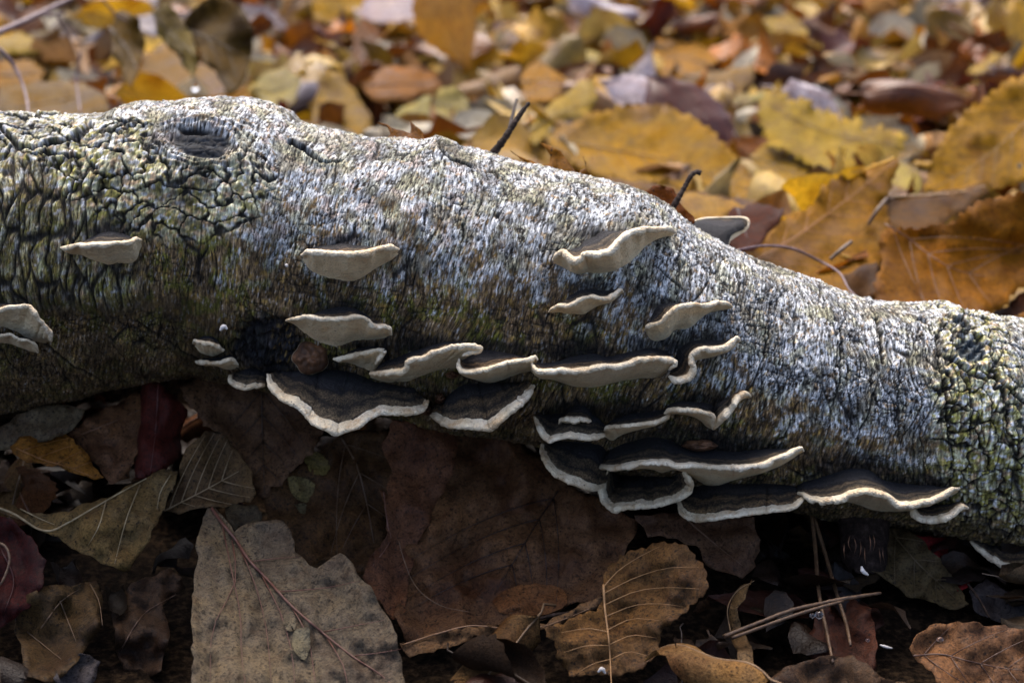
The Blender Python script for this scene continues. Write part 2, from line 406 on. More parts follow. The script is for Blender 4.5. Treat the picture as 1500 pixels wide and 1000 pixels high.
def build_log():
    s = np.concatenate([np.linspace(-330, -40, 50)[:-1], np.linspace(-40, 1545, 1180), np.linspace(1545, 1870, 50)[1:]])
    th = np.concatenate([np.linspace(-math.pi, -1.75, 26)[:-1], np.linspace(-1.75, 1.75, 420), np.linspace(1.75, math.pi, 26)[1:]])
    S, T = np.meshgrid(s, th, indexing='ij')
    q, half = log_points(S, T)
    A = 198*T                                # arc length, pixels
    d = q-aCAM; dep = d@aFW; X = 750+(d@aRT)/dep/K; Y = 500-(d@aUP)/dep/K
    v = np.sin(T)                            # +1 top edge, -1 bottom edge
    # slanted grain: fibre lines lean on the right half and run lengthwise low on the left
    lean = .18*ss(900, 1300, X)-.10*ss(250, 0, X)
    Sg = S+A*lean+9*fbm(S/130, A/130, 31, 2)
    low = ss(430, 470, Y)*ss(330, 250, X)
    u1 = Sg; a1 = A
    u2 = S*.35+A*.94; a2 = S*.94-A*.35        # rotated grain
    # ---------------- region masks
    mR = ss(1355, 1385, X+26*fbm(S/38, A/30, 5, 2))
    mR = mR*(1-.75*ss(1462, 1520, X-.25*(Y-560)))
    mL = np.maximum(ss(1.05, .8, blob(X, Y, 235, 262, 175, 95, 12)), ss(1.05, .85, blob(X, Y, 60, 200, 110, 40, 0)))
    mL = mL*(1-ss(1.35, 1.0, blob(X, Y, 293, 203, 62, 34, 6)))
    ridge = ss(190, 120, X-.25*(Y-250))*ss(215, 245, Y)*(1-low)
    disp = 4.5*fbm(S/150, A/150, 1, 2)+2.0*fbm(S/38, A/38, 2, 3)
    # fine relief, stretched round the trunk
    st = fbm(u1/4.2, a1/34, 11, 3); st2 = fbm(u2/22, a2/5.0, 12, 3)
    fi = fbm(u1/2.2, a1/9, 13, 2); fi2 = fbm(u2/6, a2/2.4, 14, 2)
    st = st*(1-low)+(-st2)*low; fi = fi*(1-low)+fi2*low
    mP = np.maximum(mR, mL); calm = 1-.55*mP; eyec = ss(1.5, .9, blob(X, Y, 292, 205, 50, 25, 8))
    disp = disp+(1.0*st+.5*fi)*calm*(1-.85*eyec)
    # long thin splits right half and everywhere faintly
    w1, w2, _ = worley(u1/19+.35*perlin(S/30, A/60, 7), a1/150, 21)
    sp = ss(.085, .0, w2-w1)*ss(-.15, .35, fbm(S/90, A/90, 23, 2)+.35*ss(950, 1200, X)+.15*ss(420, 560, Y))
    disp = disp-3.0*sp
    # broader ridges on the left end
    r1, r2, _ = worley(u1/15+.6*perlin(S/25, A/40, 8), a1/60, 25); rc = ss(.28, .02, r2-r1)*ridge
    disp = disp+ridge*3.0-4.5*rc
    # net of small cracks under the knot and low in the middle
    n1, n2, _ = worley(S/14+.6*perlin(S/12, A/12, 18), A/12, 27); net = ss(.16, .0, n2-n1)*ss(-.05, .35, fbm(S/110, A/80, 28, 2)+.2*ss(1.2, .5, blob(X, Y, 420, 420, 110, 70)))
    net = net*(1-.8*mP); disp = disp-2.0*net*(1-ridge)
    # chunky plates
    wx = .55*fbm(S/26, A/26, 9, 2)
    vs_ = 1.0; wy_ = 1.1*perlin(S/120, A/120, 45)
    p1, p2, cid = worley(S/32+wy_+wx*.5+.12*perlin(S/9, A/9, 46), A/33-wy_+.3*fbm(S/30, A/30, 19, 2)+.12*perlin(S/9, A/9, 47), 41, 1.0)
    q1, q2, _ = worley(S/12+wx, A/14, 48); sub = ss(.10, .0, q2-q1)*ss(.15, .5, perlin(S/30, A/30, 49))
    pe = p2-p1; plate = ss(.015, .12, pe)*(1-.2*sub)
    mP = np.maximum(mR, mL)
    disp = disp+mP*(5.5*plate-3.5+5.0*((cid % 97)/97.-.5)*plate+2.0*fbm(S/8, A/8, 44, 4))
    crk = np.maximum.reduce([sp, rc, net*.8*(1-ridge), mP*ss(.15, .05, pe), mP*sub*.6])
    for pts, hw, dp in CRACKS:
        wob = 2.2*perlin(S/9, A/9, 51)
        sel = polydist(X+wob, Y+wob, pts); k = ss(hw, hw*.25, sel); disp = disp-dp*k*.8; crk = np.maximum(crk, k)
        disp = disp+1.6*ss(hw+7, hw+1, sel)*(1-k)
    # the eye-shaped knot: sunk dark eye, smooth lips, folds round it
    e = blob(X, Y, 292, 205, 50, 25, 8); e = e+.10*perlin(S/14, A/14, 60); em = ss(1.08, .72, e)*(abs(T) < 1.55)
    disp = disp-ss(1.2, .65, e)*(10-1.2*np.cos((Y-205-.1*X)/3.2))+2.0*ss(.4, .0, abs(e-1.35))
    fold = ss(2.6, 1.2, e)*ss(.95, 1.1, e); disp = disp+fold*1.6*np.sin(e*20+3*perlin(S/22, A/22, 61))
    hol = blob(X, Y, 284, 187, 24, 5, 5); disp = disp-5*ss(1.1, .5, hol)*(abs(T) < 1.55)
    # black knots on the right
    k1 = blob(X+4*perlin(S/7, A/7, 71), Y, 1422, 513, 24, 17, 30); k2 = blob(X+4*perlin(S/7, A/7, 72), Y, 1412, 474, 18, 7, 30)
    km = np.maximum(ss(1.1, .75, k1), ss(1.1, .75, k2))*(abs(T) < 1.55); disp = disp-km*(4+2.5*np.sin((X+Y)/3.))+5*ss(.3, 0, abs(k1-1.35))*(1-km)
    # rough black hollow left of the lower brackets
    h1 = blob(X+7*perlin(S/16, A/16, 73), Y+7*perlin(S/16, A/16, 74), 392, 505, 55, 48); hm = ss(1.15, .7, h1)
    disp = disp-hm*(7-9*fbm(S/14, A/14, 75, 4)-3*fbm(S/4, A/7, 78, 2))
    h2 = blob(X+6*perlin(S/16, A/16, 76), Y, 250, 290, 45, 18, 20); disp = disp-4*ss(1.1, .4, h2)
    # torn edges along the silhouette
    edge = ss(.8, 1.0, abs(v)); disp = disp+edge*1.6*fbm(S/8, A/14, 77, 3)
    q, half = log_points(S, T, disp)
    # ---------------- colour of the bark itself: crusts, algae, bare wood
    white = np.array([.48, .50, .50]); grey = np.array([.25, .26, .27]); tan = np.array([.30, .215, .13]); ochre = np.array([.20, .125, .035])
    brown = np.array([.12, .078, .038]); dark = np.array([.012, .010, .009]); olive = np.array([.115, .105, .018]); lich = np.array([.37, .36, .22]); pinkish = np.array([.42, .33, .28])
    big = fbm(S/70, A/55, 81, 4); med = fbm(S/22, A/28, 82, 3)
    side = v-.18*ss(800, 1300, X)*(-1)        # light crust reaches lower on the right
    W = ss(-.35, .75, side*1.15+.35*big+.25*med+.12-.55*ss(330, 60, X)+.35*ss(1000, 1200, X)*ss(-.6, .2, v)-.25*ss(1000, 700, X)*ss(400, 470, Y))
    W = np.clip(W-.9*ss(1.25, .6, blob(X, Y, 180, 350, 150, 90)), 0, 1)
    W = np.maximum(W, .75*ss(1.2, .5, blob(X, Y, 385, 320, 70, 50))*ss(-.6, .3, med+.4))
    fl = .5+.42*fi+.30*st+.25*perlin(u1/1.4, a1/3, 85)   # flecks
    c = mixc(np.broadcast_to(brown, S.shape+(3,)), olive, ss(-.1, .5, med+big))
    c = mixc(c, ochre, ss(.15, .75, fbm(S/9, A/13, 83, 3)+.1))
    c = mixc(c, tan*.8, ss(.55, .85, fl)*.75)
    c = mixc(c, grey, ss(.75, .95, fl)*.7)
    cw = mixc(np.broadcast_to(white, S.shape+(3,)), grey, ss(.0, .7, fbm(u1/8, a1/14, 86, 3)+.1))
    cw = mixc(cw, tan, ss(.25, .6, fbm(u1/7, a1/12, 87, 3)-.08+.2*ss(.3, -.5, v)))
    cw = mixc(cw, pinkish, .7*ss(800, 600, X)*ss(.2, .5, fbm(S/30, A/25, 88, 3)))
    cw = mixc(cw, np.array([.19, .165, .10]), .75*ss(.05, .5, fbm(S/46, A/60, 99, 4)))
    cw = mixc(cw, lich*.85, .6*ss(.15, .5, fbm(S/30, A/34, 100, 4)+.1*ss(900, 500, X)))
    cw = mixc(cw, dark*1.5, ss(.42, .30, fl))
    c = mixc(c, cw, ss(.18, .78, W+.75*(fl-.5)+.25*med))
    lic = np.clip(mR*1.0+.75*mL+.5*ridge, 0, 1)
    cl = mixc(np.broadcast_to(lich, S.shape+(3,)), tan*1.1, ss(.0, .45, fbm(S/12, A/12, 89, 3)))
    cl = mixc(cl, olive*1.5, .9*ss(-.12, .5, fbm(S/16, A/20, 90, 3)+.25*ss(.4, -.6, v)+.2*ridge))
    cl = mixc(cl, white*.95, ss(.15, .5, fbm(S/9, A/9, 91, 3)+.35*ss(.3, .9, v)-.1))
    cl = cl*(.72+.6*((cid % 89)/89.))[..., None]**mP[..., None]
    cl = mixc(cl, brown*.7, ss(.38, .2, fl)*.7)
    c = mixc(c, cl, lic*ss(-.95, -.6, v)*(1-.7*low))
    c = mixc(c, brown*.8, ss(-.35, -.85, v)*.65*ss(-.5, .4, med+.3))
    c = mixc(c, dark, np.clip(crk*1.15, 0, 1)*.93)
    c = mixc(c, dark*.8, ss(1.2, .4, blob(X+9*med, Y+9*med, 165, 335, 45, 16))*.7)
    gry = mixc(np.broadcast_to(np.array([.018, .022, .032]), S.shape+(3,)), np.array([.07, .085, .11]), ss(-.2, .5, fbm(X/20, Y/2.6, 92, 2)))
    c = c; c = mixc(c, dark*.5, ss(1.1, .6, hol)); c = mixc(c, brown*.9, .7*ss(.5, .1, blob(X, Y, 300, 172, 60, 12)))
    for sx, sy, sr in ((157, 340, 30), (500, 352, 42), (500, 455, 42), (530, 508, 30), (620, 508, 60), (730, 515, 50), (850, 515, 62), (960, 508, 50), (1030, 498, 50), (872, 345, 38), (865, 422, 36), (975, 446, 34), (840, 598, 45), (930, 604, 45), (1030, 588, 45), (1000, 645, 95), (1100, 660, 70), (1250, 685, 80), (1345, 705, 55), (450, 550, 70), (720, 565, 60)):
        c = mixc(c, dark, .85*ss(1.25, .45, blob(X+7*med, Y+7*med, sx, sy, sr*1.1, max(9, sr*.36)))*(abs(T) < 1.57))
    c = mixc(c, np.array([.02, .028, .035]), km*.95)
    c = mixc(c, np.array([.010, .011, .015]), hm*.92); c = mixc(c, ochre*.8, hm*ss(.25, .6, fbm(S/5, A/8, 93, 3))*ss(380, 420, X)*.8)
    c = mixc(c, dark, ss(1.1, .5, h2)*.6); EYE_ = (gry, em, hol, km)
    strk = fbm(u1/3.2, a1/20, 96, 3)*(1-low)+fbm(u2/26, a2/3.2, 97, 3)*low
    c = np.clip(c*(np.exp((.9+.5*ss(900, 1150, X))*strk-.6*ss(-.05, .55, fbm(S/50, A/80, 98, 4))+.25)*(1+.2*perlin(S/3, A/4, 95)))[..., None], .003, .82)
    c = mixc(c, gry*.28, em*.97); c = mixc(c, dark*.4, ss(1.1, .6, hol)*(abs(T) < 1.55))
    # ---------------- split into the main bark and the single plates
    n, m_ = S.shape; idx = np.arange(n*m_).reshape(n, m_)
    f = np.stack([idx[:-1, :-1], idx[:-1, 1:], idx[1:, 1:], idx[1:, :-1]], -1).reshape(-1, 4)
    gs = (1-.45*mP*0)
    GR = np.stack([u1*(1-low)+u2*.4*low, a1*.17*(1-low)+a2*low, 0*S], -1).reshape(-1, 3)
    CA = np.clip(np.maximum(mP*.55, em*.9), 0, 1).reshape(-1)
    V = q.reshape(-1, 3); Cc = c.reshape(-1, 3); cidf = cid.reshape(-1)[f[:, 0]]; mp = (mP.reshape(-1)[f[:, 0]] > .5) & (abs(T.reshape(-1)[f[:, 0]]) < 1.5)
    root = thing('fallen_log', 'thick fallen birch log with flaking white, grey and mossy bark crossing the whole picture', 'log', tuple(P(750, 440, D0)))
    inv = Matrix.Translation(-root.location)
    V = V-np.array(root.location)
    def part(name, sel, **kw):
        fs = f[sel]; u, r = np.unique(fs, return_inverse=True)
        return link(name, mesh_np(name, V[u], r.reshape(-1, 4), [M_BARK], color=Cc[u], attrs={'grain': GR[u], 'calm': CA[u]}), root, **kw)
    part_main = np.ones(len(f), bool)
    eye = (em.reshape(-1)[f[:, 0]] > .5); kr = (km.reshape(-1)[f[:, 0]] > .5); mp &= ~eye & ~kr
    ids, cnt = np.unique(cidf[mp], return_counts=True)
    order = np.argsort(-cnt)
    for k in order[:170]:
        if cnt[k] < 120: break
        sel = mp & (cidf == ids[k]); part('bark_plate', sel); part_main &= ~sel
    eye = (em.reshape(-1)[f[:, 0]] > .5) & part_main
    part('knot_hole', eye, label='dark grey eye-shaped hollow knot'); part_main &= ~eye
    kr = (km.reshape(-1)[f[:, 0]] > .5) & part_main
    part('branch_scar', kr, label='black knotted branch scar in yellow-green bark'); part_main &= ~kr
    part('bark', part_main)
    for e_ in (0, n-1):                       # broken ends beyond the picture
        ring = V[idx[e_, :-1]]; cpt = ring.mean(0); v2 = np.vstack([ring, cpt]); k = len(ring)
        fl_ = [(j, (j+1) % k, k) if e_ == 0 else ((j+1) % k, j, k) for j in range(k)]
        link('log_end', mesh_np('log_end', v2, fl_, [M_END]), root)
    return root
LOG = build_log()
def to_local(root, pts): return np.asarray(pts)-np.array(root.location)

# ------------------------------------------------------------------ bracket fungi
def resample(pts, n): return catmull(pts, n)
def bracket(label, rim, top, bot, p=80, t=8, side='A', lip=.10, n=None, seed=1, group='bracket fungi on the log', endp=.35, bulge=None):
    """rim: outer edge of the pale margin traced in photo pixels, left to right; top / bot: where cap and pore face meet the log"""
    bulge = bulge if (bulge and side == 'B') else (4 if side == 'B' else -3); lip *= .6; t *= (.9 if side == 'A' else .85)*(.82+.4*((seed*37) % 11)/10)
    L = sum(math.dist(a, b) for a, b in zip(rim, rim[1:])); n = n or int(max(26, L/3.2))
    R = resample(rim, n); TA = resample(top, n); BA = resample(bot, n)
    s = np.linspace(0, 1, n); prof = endp+(1-endp)*np.sin(np.pi*s)**.6
    prof = prof*(1+.10*perlin(s*7+seed, s*0+.3, seed)); tt = t*(.35+.65*np.clip(np.sin(np.pi*np.clip(s, .004, .996))*4.5, 0, 1)**.7)*(1+.40*perlin(s*L/18, s*0+seed, seed+3)+.22*perlin(s*L/5, s*0+seed, seed+4))
    R = R+np.stack([perlin(s*L/16, s*0+1.7, seed+5), perlin(s*L/14, s*0+5.1, seed+6)], -1)*1.0+np.stack([perlin(s*L/5, s*0+2.7, seed+15), perlin(s*L/5, s*0+6.1, seed+16)], -1)*1.3
    # inward direction in the picture: towards the attachment
    cen_ = (TA if side == 'B' else BA)-R
    tgp = np.gradient(R, axis=0); tgp /= np.linalg.norm(tgp, axis=1)[:, None]+1e-9
    nin = np.stack([-tgp[:, 1], tgp[:, 0]], -1); sg = np.sign((nin*cen_).sum(1)); sg[sg == 0] = 1
    sg = np.full(n, 1.0 if sg.sum() >= 0 else -1.0)
    Rc = R+nin*sg[:, None]*tt[:, None]*.5
    PA = np.array([on_log(*x) for x in TA]); PB = np.array([on_log(*x) for x in BA])
    dep = lambda q: (q-aCAM)@aFW
    dm = (dep(PA)+dep(PB))/2; kk = np.ones(9)/9; dm = np.convolve(np.pad(dm, 4, mode='edge'), kk, 'valid')
    dR = dm-p*prof*KM
    C3 = Pn(Rc[:, 0], Rc[:, 1], dR)
    PA = PA+aFW*.0022; PB = PB+aFW*.0022
    tan_ = np.gradient(C3, axis=0); tan_ /= np.linalg.norm(tan_, axis=1)[:, None]+1e-12
    out = C3-(PA+PB)/2; out -= (out*tan_).sum(1)[:, None]*tan_; out /= np.linalg.norm(out, axis=1)[:, None]+1e-9
    kk = np.ones(9)/9
    out = np.stack([np.convolve(np.pad(out[:, j], 4, mode='edge'), kk, 'valid') for j in range(3)], -1); out /= np.linalg.norm(out, axis=1)[:, None]+1e-9
    up = np.cross(out, tan_); up *= 1.0 if (up@aUP).sum() > 0 else -1.0
    if side == 'A': up = up*.75+aUP*.25
    up /= np.linalg.norm(up, axis=1)[:, None]+1e-9
    h = tt*.5*KM*.92
    nc, nr_, npo = 12, 9, 10
    rows = []; rad = []
    Ru = C3+up*h[:, None]; Rl = C3-up*h[:, None]
    u = np.linspace(0, 1, nc)
    for i, a in enumerate(u[:-1]):
        q = PA*(1-a)+Ru*a+up*(bulge*KM*math.sin(math.pi*a**.8))*1.0
        q = q+up*((perlin(s*L/22, s*0+a*4, seed+9)*1.8+perlin(s*L/7, s*0+a*9, seed+10)*.7)*math.sin(math.pi*a)*KM)[:, None]
        rows.append(q); rad.append(np.full(n, a))
    for a in np.linspace(0, math.pi, nr_):
        rows.append(C3+up*(math.cos(a)*h)[:, None]+out*(math.sin(a)*h*1.15)[:, None]); rad.append(np.full(n, 1.0))
    for i, a in enumerate(np.linspace(0, 1, npo)[1:]):
        q = Rl*(1-a)+PB*a-up*(1.0*KM*math.sin(math.pi*a))+out*(bulge*.35*KM*math.sin(math.pi*a))
        q = q+out*((perlin(s*L/30, s*0+a*2, seed+12)*2.2)*math.sin(math.pi*a)*KM)[:, None]
        rows.append(q); rad.append(np.full(n, 1+a))
    G = np.stack(rows); rad = np.stack(rad); m = len(rows)
    ia = nc-1-max(1, int(round(lip*nc))); ib = nc-1+nr_
    root = thing('bracket_fungus', label, 'fungus', tuple(C3[n//2]), group)
    def grid(name, r0, r1, mat):
        g = G[r0:r1+1]; r, c_ = g.shape[:2]; idx = np.arange(r*c_).reshape(r, c_)
        f = np.stack([idx[:-1, :-1], idx[:-1, 1:], idx[1:, 1:], idx[1:, :-1]], -1).reshape(-1, 4)
        return link(name, mesh_np(name, g.reshape(-1, 3)-np.array(root.location), f, [mat], attrs={'rad': rad[r0:r1+1]}), root)
    grid('cap', 0, ia, M_CAP); grid('rim', ia, ib-1, M_RIM); grid('pore_face', ib-1, m-1, M_PORE)
    return root

BR = []
BR.append(bracket('small cream bracket fungus alone on the ridged bark near the left end', [(89, 361), (110, 357), (140, 356), (170, 354), (187, 352), (200, 347), (207, 350)], [(120, 352), (138, 338), (157, 331), (177, 336), (190, 348)], [(95, 371), (115, 375), (133, 384), (157, 391), (173, 388), (188, 390), (199, 381), (206, 364)], 62, 8, seed=1))
BR.append(bracket('smooth boat-shaped cream bracket fungus high on the middle left of the log', [(440, 372), (450, 365), (480, 367), (510, 369), (533, 367), (553, 362), (573, 358), (584, 364)], [(452, 362), (466, 357), (500, 352), (527, 357), (545, 362)], [(441, 380), (450, 395), (473, 408), (500, 415), (523, 413), (543, 400), (573, 382), (583, 372)], 72, 9, seed=2))
BR.append(bracket('two-lobed cream bracket fungus right above the round brown button', [(418, 468), (430, 464), (450, 461), (478, 465), (498, 464), (520, 461), (537, 464), (546, 473), (553, 476), (565, 475), (575, 481), (574, 489)], [(450, 462), (475, 451), (500, 446), (526, 452), (540, 462)], [(421, 471), (430, 476), (444, 490), (464, 503), (489, 511), (512, 504), (531, 500), (559, 497), (572, 492)], 74, 9, seed=3))
BR.append(bracket('small cream flap at the left start of the long middle row of brackets', [(489, 524), (500, 521), (526, 515), (554, 510), (567, 512), (563, 520), (552, 534)], [(500, 518), (520, 508), (545, 505), (560, 508), (566, 516)], [(495, 529), (512, 533), (525, 541), (536, 550), (541, 553), (545, 548), (549, 540)], 58, 8, seed=4, endp=.85))
BR.append(bracket('wavy cream bracket climbing to the right in the middle row', [(541, 545), (562, 543), (578, 541), (590, 539), (594, 528), (603, 523), (618, 521), (632, 513), (646, 510), (660, 505), (674, 503), (696, 503), (708, 509), (704, 517), (690, 520), (677, 523)], [(560, 528), (590, 517), (611, 510), (632, 503), (650, 499), (670, 498), (680, 500), (690, 504)], [(541, 553), (559, 560), (577, 562), (593, 562), (612, 555), (638, 545), (655, 543), (666, 545), (674, 542)], 82, 8, seed=5, endp=.85))
BR.append(bracket('cream bracket in the middle row between the wavy climber and the longest shelf', [(674, 525), (674, 536), (681, 542), (695, 542), (710, 539), (727, 534), (744, 528), (758, 526), (772, 524), (784, 520), (788, 526)], [(681, 520), (696, 513), (710, 509), (730, 511), (747, 515), (764, 519), (776, 521)], [(678, 545), (684, 551), (694, 556), (716, 562), (735, 559), (752, 553), (767, 547), (778, 545), (786, 536)], 86, 8, seed=6, endp=.85))
BR.append(bracket('longest cream shelf of the middle row with a dark velvety cap', [(779, 531), (785, 538), (793, 541), (818, 539), (838, 540), (856, 539), (872, 535), (888, 533), (900, 534), (914, 531), (928, 526), (939, 523), (955, 522), (968, 522), (983, 523), (992, 528), (993, 536), (982, 542)], [(790, 530), (818, 526), (842, 517), (869, 514), (890, 519), (926, 511), (955, 506), (975, 512), (985, 518)], [(779, 546), (792, 555), (808, 557), (821, 561), (837, 567), (855, 570), (872, 570), (898, 563), (926, 558), (946, 556), (965, 554), (978, 548)], 92, 9, seed=7, endp=.85))
BR.append(bracket('curled right-hand lobe ending the middle row of brackets', [(981, 549), (994, 553), (1006, 550), (1012, 542), (1008, 530), (1010, 518), (1020, 510), (1032, 507), (1054, 507), (1067, 500), (1080, 492), (1085, 499)], [(985, 540), (986, 524), (990, 508), (1010, 497), (1030, 494), (1050, 496), (1062, 497), (1072, 495)], [(986, 552), (998, 553), (1008, 549), (1013, 540), (1014, 530), (1022, 528), (1035, 526), (1048, 523), (1060, 518), (1074, 512), (1082, 503)], 82, 8, seed=8, endp=.85))
BR.append(bracket('large curled cream bracket highest on the right with a blue-black cap hump', [(808, 380), (812, 371), (820, 366), (828, 366), (835, 373), (843, 378), (856, 370), (877, 369), (890, 366), (898, 360), (905, 351), (913, 343), (923, 337), (942, 332), (964, 332), (981, 331), (990, 338)], [(845, 372), (850, 352), (860, 341), (876, 335), (892, 337), (903, 345), (908, 350)], [(810, 387), (822, 394), (842, 402), (861, 402), (887, 403), (914, 394), (933, 379), (947, 362), (966, 350), (983, 345)], 84, 11, seed=9, bulge=9))
BR.append(bracket('thin tilted bracket with pale lip just below the large curled one', [(803, 456), (812, 448), (821, 445), (832, 446), (846, 438), (858, 434), (868, 432), (878, 434), (889, 435), (895, 430), (902, 426), (910, 422), (914, 427)], [(832, 442), (838, 424), (856, 418), (878, 420), (894, 421), (902, 421)], [(810, 458), (822, 458), (828, 461), (842, 461), (854, 463), (866, 456), (880, 447), (893, 444), (908, 434)], 66, 6, seed=10))
BR.append(bracket('knobbly cream bracket right of the thin tilted one, above the curled lobe', [(943, 483), (946, 475), (956, 472), (966, 471), (972, 465), (980, 456), (988, 449), (1000, 445), (1012, 443), (1036, 444), (1048, 440), (1060, 441), (1070, 443), (1074, 448)], [(952, 470), (955, 455), (964, 445), (978, 441), (992, 442), (1005, 441)], [(946, 491), (956, 501), (966, 503), (981, 497), (987, 488), (993, 485), (1005, 485), (1014, 482), (1026, 470), (1036, 461), (1052, 456), (1068, 452)], 74, 10, seed=11))
BR.append(bracket('pale bracket fungus on the left picture edge, broadest flap', [(-22, 455), (-5, 452), (10, 448), (22, 446), (42, 446), (52, 453), (60, 466), (70, 478), (77, 488), (77, 499)], [(-25, 446), (-10, 442), (8, 440), (24, 440), (40, 443), (50, 450)], [(-25, 480), (-8, 482), (8, 486), (22, 494), (36, 502), (50, 505), (64, 503), (74, 501)], 62, 7, seed=13, endp=.6))
BR.append(bracket('small pale lobe tucked below the broad flap on the left picture edge', [(-20, 486), (0, 489), (14, 488), (28, 494), (42, 497), (54, 504), (57, 516)], [(-20, 482), (0, 484), (20, 488), (40, 492), (52, 498)], [(-20, 503), (0, 504), (17, 507), (30, 512), (44, 517), (54, 518)], 58, 6, seed=14, endp=.5))
BR.append(bracket('pale rounded bracket, upper of the little pair left of the black hollow', [(281, 502), (284, 497), (292, 498), (305, 500), (318, 504), (329, 511)], [(288, 494), (296, 488), (304, 486), (314, 490), (322, 498)], [(283, 507), (290, 517), (300, 521), (310, 524), (320, 519), (328, 514)], 50, 7, seed=15))
BR.append(bracket('pale thin bracket, lower of the little pair left of the black hollow', [(287, 528), (296, 526), (308, 529), (320, 528), (333, 524), (342, 524), (349, 532)], [(292, 524), (305, 522), (320, 519), (335, 516), (344, 520)], [(291, 533), (303, 535), (316, 536), (326, 541), (336, 543), (346, 541), (352, 538)], 54, 6, seed=16))
# seen from above: dark caps with a pale margin
BR.append(bracket('thin pale-rimmed crescent bracket hanging left of the biggest dark fan', [(335, 549), (333, 557), (338, 564), (347, 569), (361, 572), (375, 569), (389, 566)], [(342, 546), (355, 541), (368, 539), (380, 543), (388, 548)], [(342, 554), (352, 556), (364, 557), (376, 556), (386, 555)], 70, 8, 'B', seed=17, endp=.6))
BR.append(bracket('biggest dark fan bracket with a scalloped white rim, hanging below the log', [(390, 549), (391, 564), (399, 576), (411, 587), (424, 593), (436, 600), (448, 612), (458, 623), (475, 630), (492, 639), (506, 634), (520, 630), (530, 626), (540, 617), (551, 611), (562, 608), (575, 609), (590, 609), (605, 608), (618, 605), (626, 598), (628, 588)], [(392, 546), (420, 546), (450, 543), (480, 540), (506, 541), (530, 548), (548, 558), (570, 564), (590, 568), (606, 572), (620, 580)], [(396, 556), (425, 560), (455, 562), (485, 564), (520, 568), (550, 578), (580, 584), (605, 588), (620, 590)], 112, 9, 'B', lip=.16, seed=18, endp=.55, bulge=10))
BR.append(bracket('dark angular fan bracket with a V-shaped white rim right of the biggest fan', [(630, 610), (638, 616), (649, 624), (665, 628), (682, 629), (702, 631), (722, 631), (733, 622), (744, 612), (758, 601), (772, 588), (779, 577), (784, 566)], [(634, 602), (648, 590), (662, 574), (678, 562), (704, 560), (730, 560), (750, 562), (768, 563), (780, 562)], [(638, 606), (655, 600), (680, 592), (705, 588), (730, 585), (755, 578), (778, 570)], 104, 9, 'B', lip=.16, seed=19, endp=.5, bulge=9))
BR.append(bracket('dark shell bracket with a pale rim and a tiny bracket standing on it', [(782, 611), (784, 624), (790, 637), (798, 645), (806, 650), (817, 645), (830, 643), (846, 644), (862, 646), (876, 643), (886, 639)], [(784, 608), (800, 606), (818, 604), (840, 602), (860, 603), (876, 610), (886, 624)], [(790, 618), (810, 620), (835, 622), (855, 624), (872, 628), (884, 632)], 96, 8, 'B', lip=.16, seed=20, endp=.55))
BR.append(bracket('tiny curled cream bracket standing on the dark shell bracket', [(818, 619), (819, 613), (828, 611), (842, 611), (856, 611), (866, 614)], [(828, 606), (834, 595), (845, 590), (858, 592), (868, 600)], [(820, 622), (828, 625), (834, 627), (843, 624), (854, 619), (866, 617)], 80, 7, seed=21, endp=.8))
BR.append(bracket('dark-capped narrow shelf right of the dark shell bracket', [(883, 632), (886, 625), (896, 622), (908, 622), (920, 621), (940, 618), (958, 616), (971, 611), (981, 605)], [(890, 618), (905, 609), (925, 604), (945, 602), (962, 599), (978, 597)], [(886, 642), (898, 648), (907, 641), (914, 637), (930, 632), (952, 626), (968, 620), (981, 615)], 88, 8, seed=22, endp=.5))
BR.append(bracket('bracket with a hanging pointed tongue under the curled lobe', [(973, 604), (977, 598), (985, 597), (1000, 597), (1012, 597), (1024, 599), (1036, 602), (1046, 606), (1050, 614), (1046, 626)], [(976, 595), (986, 588), (1000, 585), (1015, 586), (1030, 588), (1042, 589), (1050, 592)], [(976, 607), (988, 607), (1005, 608), (1018, 612), (1028, 618), (1038, 628), (1045, 630)], 90, 8, seed=23, endp=.6))
BR.append(bracket('dark triangular bracket with a straight white rim slanting up right', [(1045, 629), (1052, 624), (1060, 617), (1067, 611), (1076, 598), (1085, 585), (1092, 580), (1097, 582)], [(1050, 600), (1055, 590), (1064, 585), (1074, 582), (1084, 580), (1092, 579)], [(1047, 625), (1056, 616), (1066, 606), (1075, 596), (1084, 588), (1094, 582)], 84, 9, 'B', lip=.12, seed=24, endp=.4))
BR.append(bracket('dark shell bracket at the lower left of the right cluster, pale rim curving down', [(792, 650), (791, 662), (795, 676), (806, 693), (818, 702), (830, 708), (848, 714), (866, 719), (877, 718), (885, 713)], [(798, 648), (815, 645), (840, 644), (865, 646), (885, 650), (892, 664), (892, 682)], [(802, 658), (822, 662), (845, 668), (866, 676), (884, 690)], 100, 10, 'B', lip=.18, seed=25, endp=.55))
BR.append(bracket('broad double-width shelf with a thin white lip across the right cluster', [(861, 684), (872, 679), (888, 682), (904, 682), (922, 679), (939, 676), (958, 674), (978, 675), (994, 680), (1012, 678), (1032, 680), (1056, 682), (1080, 682), (1100, 680), (1118, 677), (1132, 671), (1144, 666), (1156, 661), (1164, 655), (1176, 654), (1179, 660)], [(870, 672), (888, 658), (920, 645), (952, 637), (980, 642), (1005, 652), (1030, 657), (1050, 658), (1080, 660), (1112, 657), (1140, 656), (1158, 657)], [(868, 687), (886, 688), (904, 687), (930, 687), (958, 689), (971, 694), (984, 690), (998, 690), (1012, 697), (1028, 710), (1048, 718), (1064, 710), (1080, 704), (1100, 699), (1122, 693), (1142, 685), (1160, 675), (1174, 665)], 112, 8, seed=26, endp=.5, bulge=8))
